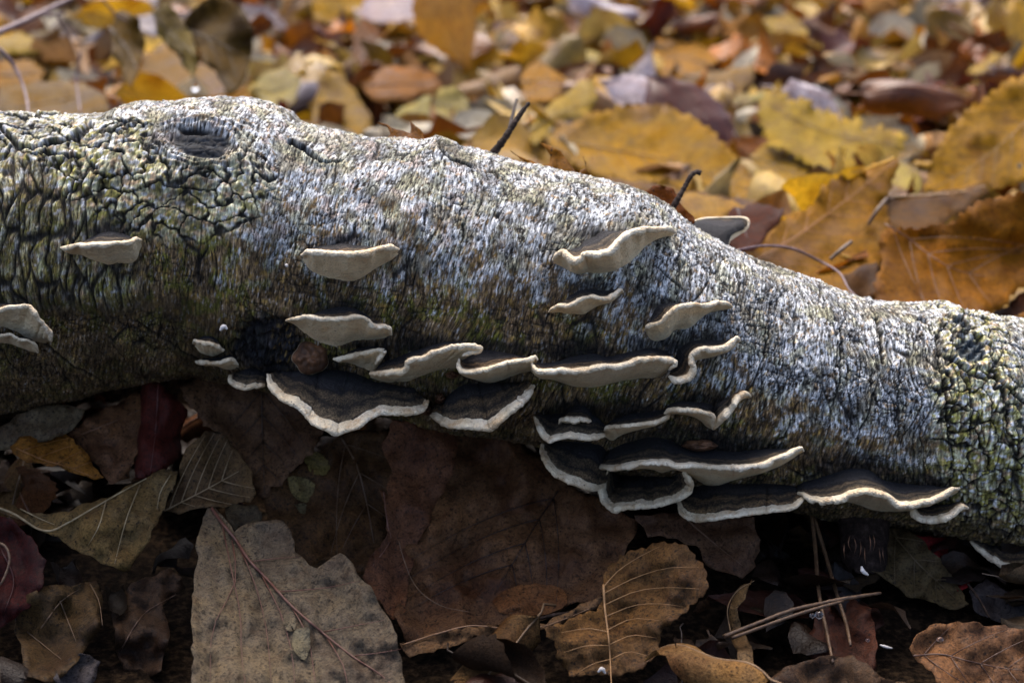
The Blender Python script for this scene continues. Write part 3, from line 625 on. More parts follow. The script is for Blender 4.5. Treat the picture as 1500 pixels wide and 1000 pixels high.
BR.append(bracket('dark cup-shaped bracket with a pale rim directly below the broad shelf', [(888, 688), (880, 700), (876, 714), (878, 732), (888, 744), (902, 752), (910, 749), (920, 747), (936, 746), (952, 745), (972, 741), (990, 736), (1003, 730), (1013, 722), (1017, 708), (1010, 696), (1003, 689)], [(896, 690), (905, 694), (918, 696), (935, 697), (950, 698), (965, 698), (980, 697), (992, 694)], [(894, 704), (910, 708), (930, 710), (950, 712), (970, 711), (990, 708), (1000, 702)], 104, 9, 'B', lip=.16, seed=27, endp=.75))
BR.append(bracket('long dark bracket with a nearly straight pale rim at the very bottom of the cluster', [(992, 737), (993, 749), (1001, 758), (1016, 764), (1040, 763), (1064, 760), (1092, 756), (1122, 752), (1142, 750), (1160, 747), (1172, 740), (1180, 730)], [(1014, 712), (1035, 708), (1064, 706), (1095, 708), (1128, 708), (1150, 710), (1166, 712), (1175, 720)], [(1010, 726), (1035, 728), (1064, 728), (1095, 728), (1128, 727), (1155, 726), (1172, 724)], 104, 9, 'B', lip=.18, seed=28, endp=.6))
BR.append(bracket('wide brown-capped shelf with a wavy white lip low on the right', [(1170, 720), (1180, 722), (1190, 728), (1205, 730), (1220, 729), (1232, 727), (1243, 721), (1260, 717), (1275, 717), (1290, 720), (1303, 724), (1311, 731), (1318, 736), (1340, 735), (1356, 731), (1370, 727), (1383, 719), (1394, 713), (1405, 714)], [(1170, 708), (1188, 699), (1207, 693), (1228, 686), (1250, 681), (1275, 684), (1292, 696), (1312, 702), (1340, 705), (1362, 707), (1380, 711), (1392, 712)], [(1174, 728), (1195, 733), (1215, 734), (1234, 735), (1252, 739), (1266, 744), (1287, 751), (1312, 751), (1335, 749), (1358, 744), (1380, 736), (1400, 726)], 100, 9, seed=29, endp=.5, bulge=8))
BR.append(bracket('little pale-rimmed dish bracket under the right end of the wavy shelf', [(1334, 744), (1333, 754), (1341, 762), (1354, 766), (1368, 767), (1380, 766), (1390, 762), (1399, 756), (1408, 748), (1418, 745)], [(1340, 742), (1355, 742), (1370, 741), (1385, 740), (1400, 740), (1410, 741)], [(1342, 750), (1356, 753), (1370, 754), (1384, 753), (1396, 749), (1408, 745)], 84, 9, 'B', lip=.14, seed=30, endp=.6))
BR.append(bracket('pale-rimmed dark bracket hanging at the lower right picture edge', [(1420, 794), (1425, 800), (1434, 809), (1446, 819), (1460, 828), (1474, 834), (1498, 837), (1525, 834), (1545, 822)], [(1428, 792), (1445, 796), (1462, 799), (1480, 800), (1505, 802), (1535, 806)], [(1432, 798), (1450, 806), (1470, 812), (1500, 815), (1530, 816)], 84, 9, 'B', lip=.16, seed=31, endp=.5))
BR.append(bracket('small pale lobe between the dark shell and the cup-shaped bracket', [(861, 700), (862, 695), (870, 693), (880, 691), (889, 688)], [(866, 694), (874, 690), (882, 687), (888, 685)], [(864, 704), (872, 705), (881, 701), (888, 694)], 92, 6, seed=32, endp=.8))

def back_bracket():
    # the one peeping over the far side of the log
    root = thing('bracket_fungus', 'grey-capped bracket with a white rim peeping over the top of the log on the right', 'fungus', tuple(P(1056, 335, .43)), 'bracket fungi on the log')
    outline = [(1012, 326), (1024, 322), (1036, 320), (1065, 319), (1091, 319), (1098, 323), (1097, 332), (1088, 336), (1078, 339), (1072, 346), (1068, 358)]
    n = 60; R = resample(outline, n); A = resample([(1012, 336), (1028, 342), (1044, 352), (1056, 362), (1062, 368)], n)
    s = np.linspace(0, 1, n); dR = .432+.010*np.sin(np.pi*s)-.006*s; dA = np.full(n, .420)
    R3 = Pn(R[:, 0], R[:, 1], dR); A3 = Pn(A[:, 0], A[:, 1], dA)
    wdir = R3-A3; ln = np.linalg.norm(wdir, axis=1)[:, None]; wd = wdir/ln
    loc = np.array(root.location); nrm = -aFW*.8+aUP*.6
    inner = R3-wd*.0016
    def strip(name, rows, mat, rad):
        g = np.stack(rows); r, c_ = g.shape[:2]; idx = np.arange(r*c_).reshape(r, c_)
        f = np.stack([idx[:-1, :-1], idx[:-1, 1:], idx[1:, 1:], idx[1:, :-1]], -1).reshape(-1, 4)
        link(name, mesh_np(name, g.reshape(-1, 3)-loc, f, [mat], attrs={'rad': np.repeat(rad, c_)}), root)
    strip('cap', [A3*(1-a)+inner*a+nrm*.0008*math.sin(math.pi*a) for a in np.linspace(0, 1, 8)], M_CAP, np.linspace(.1, .55, 8))
    rr = [inner, inner+nrm*.0005, R3-wd*.0004+nrm*.0007, R3+nrm*.0002, R3-nrm*.0006, R3-wd*.0008-nrm*.0012]
    strip('rim', rr, M_RIM, np.ones(6))
    strip('pore_face', [(R3-wd*.0008-nrm*.0012)*(1-a)+(A3-nrm*.003)*a for a in np.linspace(0, 1, 6)], M_PORE, np.ones(6)*1.5)
back_bracket()

def button(label, px, py, rx, ry, depth_px, mat, seed, group=None, name='button_fungus', pale_rim=False):
    base = on_log(px, py); root = thing(name, label, 'fungus', tuple(base), group)
    nrm = np.array((CAM-base).normalized()); nu, nv = 40, 14
    th = np.linspace(0, 2*math.pi, nu, endpoint=False); rows = []
    for j in range(nv):
        a = j/(nv-1)*math.pi*.56; r = math.sin(a+.0)*(1); z = math.cos(a)
        wob = 1+.10*perlin(np.cos(th)*1.6+seed, np.sin(th)*1.6+seed, seed)+.05*np.cos(th*5+seed)
        q = np.array(base)[None]+aRT*(np.cos(th)*rx*r*wob*KM)[:, None]+aUP*(np.sin(th)*ry*r*wob*KM)[:, None]+nrm*(z*depth_px*KM*(1+.25*perlin(np.cos(th)*3*r, np.sin(th)*3*r, seed+3)))[:, None]
        rows.append(q)
    def grid(nm, a, b, mt):
        g = np.stack(rows[a:b+1]); r = b-a+1; idx = np.arange(r*nu).reshape(r, nu); nx = np.roll(idx, -1, 1)
        f = np.stack([idx[:-1], idx[1:], nx[1:], nx[:-1]], -1).reshape(-1, 4)
        link(nm, mesh_np(nm, g.reshape(-1, 3)-np.array(base), f, [mt]), root)
    if pale_rim: grid('crown', 0, 10, mat); grid('rim', 10, nv-1, M_RIM)
    else: grid('crown', 0, 8, mat); grid('foot', 8, nv-1, mat)
button('round rusty brown button-like fungus left above the biggest dark fan', 455, 524, 25, 23, 30, M_BUTTON, 3, pale_rim=True)
button('tiny brown bump under the middle row, upper of three', 662, 549, 9, 5, 30, M_BUTTON, 5, 'tiny fungus bumps')
button('tiny brown bump between the two dark fans, highest of the pair', 645, 584, 7, 8, 40, M_BUTTON, 6, 'tiny fungus bumps')
button('tiny brown bump between the two dark fans, lowest of the pair', 625, 601, 8, 7, 60, M_BUTTON, 7, 'tiny fungus bumps')
button('flat dull green-brown scrap of old fungus above the broad shelf', 1025, 652, 24, 8, 22, M_BUTTON, 8)

# ------------------------------------------------------------------ leaves traced one by one
def leaf_surface(poly, d_top, d_bot, mid, cup, wob, seed, slant=0, bend=0, bx=0):
    P_ = np.array(poly, float); x0, y0 = P_.min(0); x1, y1 = P_.max(0); mid_ = np.array(mid, float) if mid else None
    half = max(20, .5*min(x1-x0, y1-y0))
    def D(x, y):
        x = np.asarray(x, float); y = np.asarray(y, float)
        t = (y-y0)/max(y1-y0, 1); u = (x-x0)/max(x1-x0, 1)-.5
        d = d_top+(d_bot-d_top)*t+slant*u+bend*(4*t*(1-t))*-1+bx*(u*u*4-.5)
        if mid_ is not None: d = d-cup*(np.clip(polydist(x, y, [tuple(p) for p in mid_])/half, 0, 1.6)**1.6)
        return d+wob*fbm(x/60+seed, y/60, seed, 3)
    return D
REG = []
def inpoly(x, y, poly):
    ins = False
    for a, b in zip(poly, poly[1:]+poly[:1]):
        if (a[1] > y) != (b[1] > y) and x < (b[0]-a[0])*(y-a[1])/(b[1]-a[1]+1e-12)+a[0]: ins = not ins
    return ins
def hides(p, s, extra=.01):
    px, py, d = proj(p); r = s*.42/d/K
    for poly, dm, (x0, y0, x1, y1) in REG:
        if d < dm+extra and x0-r < px < x1+r and y0-r < py < y1+r:
            for ox, oy in ((0, 0), (r, 0), (-r, 0), (0, r*.6), (0, -r*.6)):
                if inpoly(px+ox, py+oy, poly): return True
    return False
def traced_leaf(label, poly, d_top, d_bot, color, mid=None, veins=(), cup=.004, wob=.004, seed=1, slant=0, bend=0, bx=0, teeth=0, mat=None, group=None, vein_col=None, vr=1.7, step=9, mr=2.6, nveins=0, wrinkle=.0012):
    mat = mat or M_LEAF_WET
    if mat is M_LEAF: cup *= 1.8
    if mat is M_LEAF_WET: color = (color[0]*.84, color[1]*.78, color[2]*.64)
    if mat is M_LEAF: color = tuple(c*k for c, k in zip(color, (.47, .42, .12)))
    if mat is M_LEAF and not vein_col: vein_col = tuple(c*.5 for c in color)
    xs_, ys_ = zip(*poly); REG.append((list(poly), max(d_top, d_bot), (min(xs_), min(ys_), max(xs_), max(ys_))))
    D = leaf_surface(poly, d_top, d_bot, mid, cup, wob, seed, slant, bend, bx)
    # outline, subdivided; teeth point outwards
    pts = [np.array(p, float) for p in poly]; cen2 = sum(pts)/len(pts); out = []
    closed = pts+[pts[0]]
    area = sum(a[0]*b[1]-b[0]*a[1] for a, b in zip(closed, closed[1:]))
    sgn = 1 if area > 0 else -1
    cnt = 0
    for a, b in zip(closed, closed[1:]):
        L = np.linalg.norm(b-a); k = max(1, int(L/(5 if teeth else 7))); nn = np.array([(b-a)[1], -(b-a)[0]])/max(L, 1e-6)*sgn
        for i in range(k):
            t = i/k; q = a+(b-a)*t
            j = perlin(np.array([q[0]/9.]), np.array([q[1]/9.]), seed)[0]*2.6+perlin(np.array([q[0]/26.]), np.array([q[1]/26.]), seed+1)[0]*4.5
            if teeth: j += teeth*1.5*((cnt % 3)/2.-.5)
            out.append(q+nn*j); cnt += 1
    out = np.array(out); x0, y0 = out.min(0); x1, y1 = out.max(0)
    gx, gy = np.meshgrid(np.arange(x0+step/2, x1, step), np.arange(y0+step/2, y1, step))
    gx = gx+np.where((np.arange(gx.shape[0]) % 2)[:, None], step/2, 0)
    g = np.stack([gx.ravel(), gy.ravel()], -1); g = g+RNG.uniform(-.18, .18, g.shape)*step
    inside = np.zeros(len(g), bool); n = len(out); dmin = np.full(len(g), 1e9)
    for i in range(n):
        a = out[i]; b = out[(i+1) % n]
        c = ((a[1] > g[:, 1]) != (b[1] > g[:, 1])) & (g[:, 0] < (b[0]-a[0])*(g[:, 1]-a[1])/(b[1]-a[1]+1e-12)+a[0]); inside ^= c
        dmin = np.minimum(dmin, np.hypot(g[:, 0]-a[0], g[:, 1]-a[1]))
    g = g[inside & (dmin > step*.55)]
    allp = [Vector((float(p[0]), float(p[1]))) for p in np.vstack([out, g])]
    r = delaunay_2d_cdt(allp, [(i, (i+1) % n) for i in range(n)], [list(range(n))], 1, 1e-4)
    vv = np.array([(v.x, v.y) for v in r[0]]); ff = [tuple(f) for f in r[2]]
    d = D(vv[:, 0], vv[:, 1])
    allv = list(veins)
    if mid is not None and nveins:
        md = resample(mid, 40); tgm = np.gradient(md, axis=0); tgm /= np.linalg.norm(tgm, axis=1)[:, None]
        for k in range(nveins):
            i0 = int(3+34*k/nveins)
            for sd in (-1, 1):
                dr = tgm[i0]*.75+sd*.75*np.array([-tgm[i0][1], tgm[i0][0]]); q = md[i0].copy(); line = [tuple(q)]
                for _ in range(60):
                    q = q+dr/np.linalg.norm(dr)*7; dr = dr+tgm[i0]*.03
                    # stop at the outline
                    ins = False
                    for a, b in zip(out, np.roll(out, -1, 0)):
                        if (a[1] > q[1]) != (b[1] > q[1]) and q[0] < (b[0]-a[0])*(q[1]-a[1])/(b[1]-a[1]+1e-12)+a[0]: ins = not ins
                    if not ins: break
                    line.append(tuple(q))
                if len(line) > 3: allv.append(line)
    groove = np.zeros(len(vv))
    for l in allv: groove = np.maximum(groove, np.exp(-(polydist(vv[:, 0], vv[:, 1], l)/(10 if mat is M_LEAF else 6))**2))
    d = d+groove*(.0038 if mat is M_LEAF else .0011)+wrinkle*fbm(vv[:, 0]/16, vv[:, 1]/16, seed+3, 2)
    Q = Pn(vv[:, 0], vv[:, 1], d)
    root = thing('dead_leaf', label, 'leaf', tuple(Q.mean(0)), group); loc = np.array(root.location)
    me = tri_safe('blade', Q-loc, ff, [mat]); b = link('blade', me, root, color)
    sm = b.modifiers.new('thick', 'SOLIDIFY'); sm.thickness = .00025; sm.offset = 1
    vc = vein_col or tuple(min(1, c*1.3+.01) for c in color)
    def line3(l, k, lift=.0003):
        m = resample(l, k); dd = D(m[:, 0], m[:, 1])-lift; return Pn(m[:, 0], m[:, 1], dd)-loc
    if mid is not None:
        k = max(12, int(len(mid)*6)); v, f = tube(line3(mid, k), np.linspace(mr, mr*.35, k)*KM*.5*d_bot/D0, 6)
        link('midrib', tri_safe('midrib', v, f, [M_VEIN]), root, vc)
    if allv:
        J = Join()
        for l in allv:
            k = max(6, len(l)*2 if len(l) < 8 else len(l)); v, f = tube(line3(l, k, .0002), np.linspace(vr, vr*.3, k)*KM*.5, 5); J.add(v, f)
        link('side_veins', J.mesh('side_veins', [M_VEIN]), root, vc)['kind'] = 'stuff'
    return root, D

def pale_patch(root, D, poly, color, name='pale_patch'):
    out = resample(list(poly)+[poly[0]], 26)[:-1]; out = out+RNG.uniform(-1.5, 1.5, out.shape)
    c = out.mean(0); pts = np.vstack([out, out*.5+c*.5, c]); q = Pn(pts[:, 0], pts[:, 1], D(pts[:, 0], pts[:, 1])-.0009)-np.array(root.location)
    n = len(out); f = [(i, (i+1) % n, n+(i+1) % n, n+i) for i in range(n)]+[(n+i, n+(i+1) % n, 2*n) for i in range(n)]
    link(name, tri_safe(name, q, f, [M_LEAF_WET]), root, color)

def stub(label, pts, rads, mat, name='twig', cat='twig', group=None, sides=9, extra=(), rough=.0):
    """pts: (px, py, depth) ; rads in photo pixels"""
    pp = resample(pts, max(10, len(pts)*7)); rr = np.interp(np.linspace(0, 1, len(pp)), np.linspace(0, 1, len(rads)), rads)
    q = Pn(pp[:, 0], pp[:, 1], pp[:, 2]); root = thing(name, label, cat, tuple(q[0]), group)
    rr = rr*(1+(.3 if mat is M_TWIG else .2)*perlin(np.linspace(0, len(pp)/2, len(pp)), np.zeros(len(pp))+len(label), 3))
    v, f = tube(q-q[0], rr*K*pp[:, 2], sides); link('stem', tri_safe('stem', v, f, [mat]), root)
    for e, er in extra:
        pe = resample(e, max(8, len(e)*5)); qe = Pn(pe[:, 0], pe[:, 1], pe[:, 2]); r_ = np.interp(np.linspace(0, 1, len(pe)), np.linspace(0, 1, len(er)), er)
        v, f = tube(qe-q[0], r_*K*pe[:, 2], sides); link('side_shoot', tri_safe('side_shoot', v, f, [mat]), root)
    return root

# ---- dark leaves under and in front of the log
DKB = (.055, .030, .016)
r, D = traced_leaf('large grey-brown bitten leaf with red midrib standing at the lower left', [(304, 742), (318, 741), (332, 762), (342, 778), (352, 771), (372, 768), (395, 760), (412, 764), (424, 778), (432, 792), (434, 806), (447, 818), (452, 830), (464, 832), (478, 818), (497, 811), (510, 820), (526, 838), (542, 858), (556, 880), (566, 898), (580, 930), (590, 960), (592, 1010), (580, 1060), (290, 1060), (282, 1000), (284, 940), (280, 900), (286, 850), (288, 800), (296, 765)], .388, .330, (.088, .074, .060), [(310, 744), (325, 765), (345, 790), (365, 820), (395, 852), (425, 885), (465, 920), (515, 960), (560, 990), (600, 1030)],
    veins=[[(326, 770), (338, 830), (352, 900), (354, 960), (364, 1030)], [(340, 790), (345, 850), (312, 920), (308, 1000)], [(350, 800), (372, 850), (390, 920), (398, 1010)], [(385, 845), (412, 900), (428, 960), (434, 1030)], [(425, 885), (450, 930), (462, 1000), (468, 1040)], [(480, 935), (505, 980), (510, 1040)], [(410, 866), (440, 864), (480, 860), (528, 850)], [(475, 925), (520, 916), (562, 908)], [(370, 822), (400, 818), (438, 815)], [(520, 960), (560, 955), (588, 950)]], cup=.006, wob=.003, seed=11, bend=.004, vein_col=(.085, .034, .024), step=7, mr=6, vr=1.8)
pale_patch(r, D, [(430, 925), (450, 918), (455, 945), (445, 965), (430, 950)], (.085, .075, .05))
pale_patch(r, D, [(415, 900), (432, 905), (430, 925), (418, 920)], (.085, .07, .045))
traced_leaf('stiff torn leaf tip rolled behind the big bitten leaf', [(330, 742), (350, 739), (375, 740), (385, 750), (380, 765), (372, 770), (352, 772), (343, 778), (334, 762)], .398, .392, (.05, .04, .025), seed=12, step=6, wob=.002)
traced_leaf('folded olive-grey leaf with a thick pale rib at the middle left', [(-20, 738), (20, 743), (60, 752), (100, 748), (135, 738), (170, 722), (200, 706), (225, 694), (246, 688), (262, 690), (252, 715), (240, 745), (222, 778), (204, 812), (188, 838), (165, 830), (140, 818), (105, 800), (70, 780), (40, 765), (0, 748)], .402, .372, (.125, .088, .042), [(-20, 738), (20, 752), (55, 774), (75, 777), (100, 765), (135, 745), (175, 722), (215, 700)], veins=[[(155, 735), (145, 770), (128, 800)], [(205, 710), (185, 760), (168, 825)], [(30, 745), (60, 760), (80, 768)], [(250, 695), (235, 720), (230, 745)]], cup=-.006, wob=.005, seed=13, vein_col=(.30, .25, .15), mr=4.5, vr=2.2, step=7)
traced_leaf('tan leaf with net of fine veins between folded olive leaf and log', [(238, 748), (250, 722), (262, 700), (266, 670), (272, 655), (300, 635), (330, 640), (352, 665), (372, 700), (375, 722), (366, 736), (335, 740), (300, 742), (262, 752)], .412, .398, (.095, .062, .034), [(240, 748), (280, 728), (310, 712), (350, 690)], nveins=5, cup=.004, seed=14, vein_col=(.26, .20, .12))
traced_leaf('speckled brown leaf hanging point down from under the log', [(262, 560), (285, 548), (335, 545), (390, 560), (450, 590), (480, 620), (462, 650), (446, 672), (430, 690), (412, 708), (398, 712), (392, 730), (383, 728), (372, 712), (360, 690), (345, 662), (325, 640), (300, 622), (285, 600), (272, 585)], .428, .404, (.105, .060, .038), [(384, 560), (384, 620), (386, 680), (388, 728)], nveins=4, cup=.003, seed=15, teeth=2, vein_col=(.03, .018, .012), mr=2)
r, D = traced_leaf('dark brown leaf with pale yellow patches under the biggest fan', [(380, 728), (398, 712), (430, 690), (446, 672), (470, 640), (520, 628), (580, 632), (585, 700), (570, 780), (545, 850), (520, 838), (500, 812), (478, 816), (452, 828), (432, 800), (420, 772), (395, 758)], .426, .398, (.075, .040, .018), [(500, 640), (522, 680), (536, 730), (548, 795)], nveins=3, seed=16, vein_col=(.12, .075, .045), mr=3.5)
pale_patch(r, D, [(445, 668), (468, 662), (482, 680), (478, 695), (455, 692)], (.14, .11, .035)); pale_patch(r, D, [(420, 698), (450, 700), (462, 712), (448, 735), (430, 725)], (.13, .10, .04)); pale_patch(r, D, [(432, 738), (448, 738), (446, 752), (436, 748)], (.10, .08, .04))
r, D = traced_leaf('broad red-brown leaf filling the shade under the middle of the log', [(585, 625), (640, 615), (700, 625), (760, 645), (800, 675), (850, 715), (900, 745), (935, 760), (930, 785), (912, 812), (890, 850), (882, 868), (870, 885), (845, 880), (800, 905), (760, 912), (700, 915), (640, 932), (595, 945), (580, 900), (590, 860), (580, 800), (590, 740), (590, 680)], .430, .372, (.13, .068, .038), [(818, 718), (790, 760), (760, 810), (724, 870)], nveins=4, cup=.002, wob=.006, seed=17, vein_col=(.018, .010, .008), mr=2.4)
pale_patch(r, D, [(720, 880), (745, 862), (790, 855), (830, 868), (825, 890), (770, 902), (735, 898)], (.15, .062, .022), 'rusty_patch')
traced_leaf('folded reddish leaf edge rising left of the broad red-brown leaf', [(560, 650), (575, 615), (640, 612), (672, 620), (668, 680), (640, 740), (610, 800), (600, 840), (590, 900), (575, 905), (545, 870), (530, 845), (536, 822), (556, 800), (566, 780), (562, 750), (556, 715), (568, 725), (572, 690)], .418, .382, (.115, .052, .03), [(562, 720), (568, 770), (572, 790), (545, 830)], seed=18, wob=.004, slant=.012, vein_col=(.16, .08, .06), mr=2)
traced_leaf('curled lip of brown leaf along the lower middle, pale edge upward', [(588, 945), (620, 930), (650, 925), (700, 915), (760, 918), (800, 912), (850, 885), (895, 872), (880, 888), (830, 912), (780, 925), (700, 935), (640, 948), (600, 962)], .362, .355, (.10, .06, .035), [(590, 944), (640, 928), (690, 916), (740, 920), (790, 918), (830, 905), (870, 888)], seed=19, step=6, wob=.003, vein_col=(.20, .12, .07), mr=3)
traced_leaf('golden brown leaf with netted veins and orange stalk at the bottom middle', [(882, 852), (888, 835), (905, 818), (935, 803), (962, 795), (1000, 798), (1015, 808), (1028, 825), (1036, 858), (1020, 880), (992, 905), (968, 925), (966, 950), (950, 972), (925, 985), (900, 990), (870, 986), (840, 990), (825, 975), (812, 945), (798, 920), (830, 910), (870, 893), (884, 875)], .372, .345, (.095, .052, .021), [(884, 856), (886, 890), (892, 940), (896, 1010)], veins=[[(885, 858), (905, 836), (935, 816), (966, 800)], [(886, 868), (925, 848), (975, 832), (1024, 830)], [(887, 885), (930, 866), (975, 860), (1024, 862)], [(888, 902), (930, 886), (970, 884), (1000, 888)], [(890, 922), (925, 906), (965, 908)], [(892, 944), (925, 930), (962, 934)], [(894, 966), (920, 954), (948, 960)], [(891, 925), (860, 920), (822, 926)], [(893, 945), (860, 945), (826, 955)], [(894, 965), (868, 972), (846, 985)]], teeth=2, cup=.004, seed=20, vein_col=(.30, .18, .08), mr=4, vr=1.5, step=7)
traced_leaf('yellow-brown curled leaf with a rolled tip in the shade at far left', [(15, 655), (28, 640), (60, 636), (88, 630), (108, 642), (125, 658), (140, 680), (152, 700), (138, 702), (110, 690), (85, 682), (60, 678), (40, 675), (20, 664)], .405, .395, (.20, .09, .016), [(24, 656), (60, 672), (100, 684), (140, 700)], nveins=4, seed=21, wob=.005, cup=-.004)
traced_leaf('dull grey-green leaf under the left end of the log', [(-20, 640), (0, 625), (25, 607), (60, 594), (100, 590), (125, 600), (110, 625), (75, 645), (35, 652), (0, 660), (-20, 662)], .412, .405, (.10, .08, .055), seed=22)
traced_leaf('brown leaf arching between the dull grey-green and the dark red leaf', [(100, 640), (130, 610), (170, 590), (205, 570), (222, 600), (205, 650), (190, 700), (160, 710), (148, 690), (128, 660)], .422, .408, (.115, .058, .032), [(110, 640), (160, 620), (205, 600)], seed=23, wob=.006)
traced_leaf('narrow dark red leaf upright under the left part of the log', [(206, 562), (232, 558), (252, 575), (275, 600), (268, 640), (262, 670), (240, 695), (200, 702), (198, 660), (206, 620)], .415, .402, (.06, .010, .007), [(232, 562), (228, 630), (220, 695)], seed=24, cup=-.006)
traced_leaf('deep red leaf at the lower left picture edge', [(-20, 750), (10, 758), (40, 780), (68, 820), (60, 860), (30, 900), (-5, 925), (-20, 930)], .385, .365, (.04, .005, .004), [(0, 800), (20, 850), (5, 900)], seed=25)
traced_leaf('rotted brown leaf with bare fibres low on the left', [(22, 905), (40, 870), (75, 855), (110, 858), (140, 850), (150, 880), (145, 920), (120, 960), (80, 1000), (40, 990), (30, 950)], .378, .358, (.060, .038, .018), [(60, 920), (90, 880), (120, 860)], veins=[[(88, 880), (100, 910), (112, 940)], [(132, 855), (145, 880), (150, 915)], [(40, 925), (65, 945), (90, 965)]], seed=26, wob=.008, vein_col=(.15, .10, .06), vr=2)
traced_leaf('blue-grey shrivelled leaf at the lower left bottom edge', [(75, 1000), (90, 975), (118, 955), (145, 968), (140, 995), (110, 1020), (80, 1030)], .36, .35, (.055, .052, .07), seed=27, wob=.007)
traced_leaf('crumbled dark leaf between the rotted one and the bitten leaf', [(165, 880), (200, 850), (250, 830), (272, 860), (240, 885), (250, 930), (235, 980), (190, 1000), (170, 950)], .388, .366, (.045, .026, .016), [(175, 955), (210, 900), (258, 870)], seed=28, wob=.008, vein_col=(.10, .06, .04))
traced_leaf('mottled red-brown leaf below the cup-shaped bracket', [(930, 755), (975, 750), (1040, 752), (1105, 758), (1112, 790), (1108, 830), (1088, 845), (1065, 838), (1040, 832), (1020, 800), (985, 788), (950, 785)], .402, .388, (.105, .060, .040), [(1000, 755), (1040, 790), (1090, 830)], seed=29, wob=.005)
traced_leaf('mottled olive leaf slanting under the right half of the log', [(1298, 772), (1330, 775), (1350, 792), (1375, 820), (1400, 850), (1420, 885), (1405, 892), (1370, 886), (1330, 870), (1290, 845), (1270, 830), (1296, 820), (1300, 800)], .408, .390, (.085, .065, .036), [(1305, 778), (1345, 825), (1410, 885)], seed=30, wob=.004, nveins=3)
traced_leaf('crimson leaf between the olive leaf and the log at lower right', [(1336, 782), (1370, 786), (1405, 790), (1424, 808), (1428, 845), (1418, 862), (1402, 866), (1385, 835), (1360, 806)], .414, .402, (.15, .010, .014), [(1418, 800), (1398, 815), (1385, 822)], seed=31, vein_col=(.05, .004, .006))
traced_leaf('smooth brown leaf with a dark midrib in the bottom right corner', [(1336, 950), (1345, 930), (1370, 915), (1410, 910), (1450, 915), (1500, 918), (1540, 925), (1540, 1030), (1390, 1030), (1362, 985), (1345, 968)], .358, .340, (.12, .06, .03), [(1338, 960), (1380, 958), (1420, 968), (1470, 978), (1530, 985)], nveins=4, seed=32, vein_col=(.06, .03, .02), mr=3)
traced_leaf('dark rusty leaf under the crossed pine needles', [(1180, 935), (1195, 905), (1215, 885), (1245, 870), (1275, 890), (1285, 940), (1280, 990), (1250, 1010), (1220, 1000), (1205, 970), (1186, 965)], .375, .355, (.055, .018, .010), seed=33, wob=.006)
traced_leaf('thin curled brown leaf edge left of the pine needle bundle', [(1068, 890), (1072, 870), (1085, 858), (1105, 850), (1092, 868), (1082, 890), (1084, 920), (1100, 945), (1110, 985), (1112, 1010), (1080, 1010), (1078, 960), (1068, 925)], .376, .352, (.13, .085, .045), [(1070, 925), (1066, 890), (1080, 865), (1105, 850)], seed=34, step=6, vein_col=(.22, .15, .08), mr=2.5)
traced_leaf('ochre scrap of leaf among black gaps right of the golden brown one', [(1015, 895), (1025, 880), (1040, 870), (1042, 905), (1035, 925)], .395, .39, (.06, .03, .015), seed=35, step=6)
traced_leaf('muddy brown leaf along the bottom edge right of the needles', [(1120, 1000), (1150, 975), (1200, 962), (1250, 960), (1290, 990), (1330, 1000), (1330, 1030), (1120, 1030)], .352, .345, (.05, .028, .015), seed=36)
traced_leaf('blue-grey wet leaf beside the crimson leaf', [(1420, 865), (1445, 845), (1475, 865), (1500, 880), (1530, 900), (1500, 925), (1450, 905), (1425, 890)], .398, .385, (.055, .052, .065), seed=37, wob=.006)

# ---- sharp to half-sharp leaves behind the log
traced_leaf('amber leaf with dark slanting midrib behind the log at right', [(1278, 470), (1282, 420), (1290, 385), (1290, 350), (1300, 330), (1345, 336), (1390, 325), (1430, 300), (1470, 285), (1540, 280), (1560, 330), (1530, 375), (1505, 410), (1470, 445), (1430, 480), (1380, 490), (1330, 485)], .545, .50, (.42, .185, .022), [(1296, 328), (1325, 345), (1360, 372), (1400, 395), (1462, 408)], nveins=5, cup=.008, seed=41, mat=M_LEAF, vein_col=(.10, .04, .01), teeth=3, step=12, mr=3)
traced_leaf('dark brown-red leaf half hidden at the right edge behind the log', [(1430, 490), (1460, 455), (1500, 430), (1560, 410), (1560, 520), (1480, 500)], .52, .49, (.075, .022, .010), seed=42, mat=M_LEAF, step=12)
traced_leaf('ochre leaf speckled dark brown rising behind the peeping bracket', [(1085, 372), (1110, 345), (1140, 325), (1175, 308), (1198, 290), (1205, 272), (1240, 255), (1280, 240), (1318, 232), (1310, 265), (1296, 300), (1305, 330), (1296, 380), (1270, 420), (1225, 440), (1160, 420), (1120, 400)], .60, .53, (.46, .24, .030), [(1100, 385), (1160, 350), (1230, 300), (1312, 236)], nveins=6, seed=43, mat=M_LEAF, teeth=3, step=12, vein_col=(.26, .11, .02))
traced_leaf('brown rolled leaf edge between amber leaf and yellow leaf', [(1300, 290), (1340, 285), (1390, 280), (1440, 270), (1448, 282), (1425, 300), (1395, 318), (1370, 338), (1330, 340), (1300, 335), (1290, 310)], .60, .57, (.20, .095, .022), [(1296, 288), (1350, 286), (1400, 282), (1444, 272)], seed=44, mat=M_LEAF, step=10, vein_col=(.5, .36, .2), mr=3.5)
traced_leaf('pale yellow leaf with saw-toothed edge above the speckled ochre leaf', [(1112, 160), (1120, 138), (1145, 132), (1155, 150), (1180, 143), (1195, 160), (1215, 158), (1230, 172), (1262, 170), (1268, 190), (1290, 186), (1330, 198), (1318, 228), (1300, 240), (1260, 247), (1235, 250), (1205, 252), (1180, 238), (1130, 215), (1116, 190)], .81, .74, (.68, .50, .17), [(1320, 215), (1260, 205), (1190, 185), (1120, 150)], nveins=6, seed=45, mat=M_LEAF, teeth=5, step=11, cup=.006)
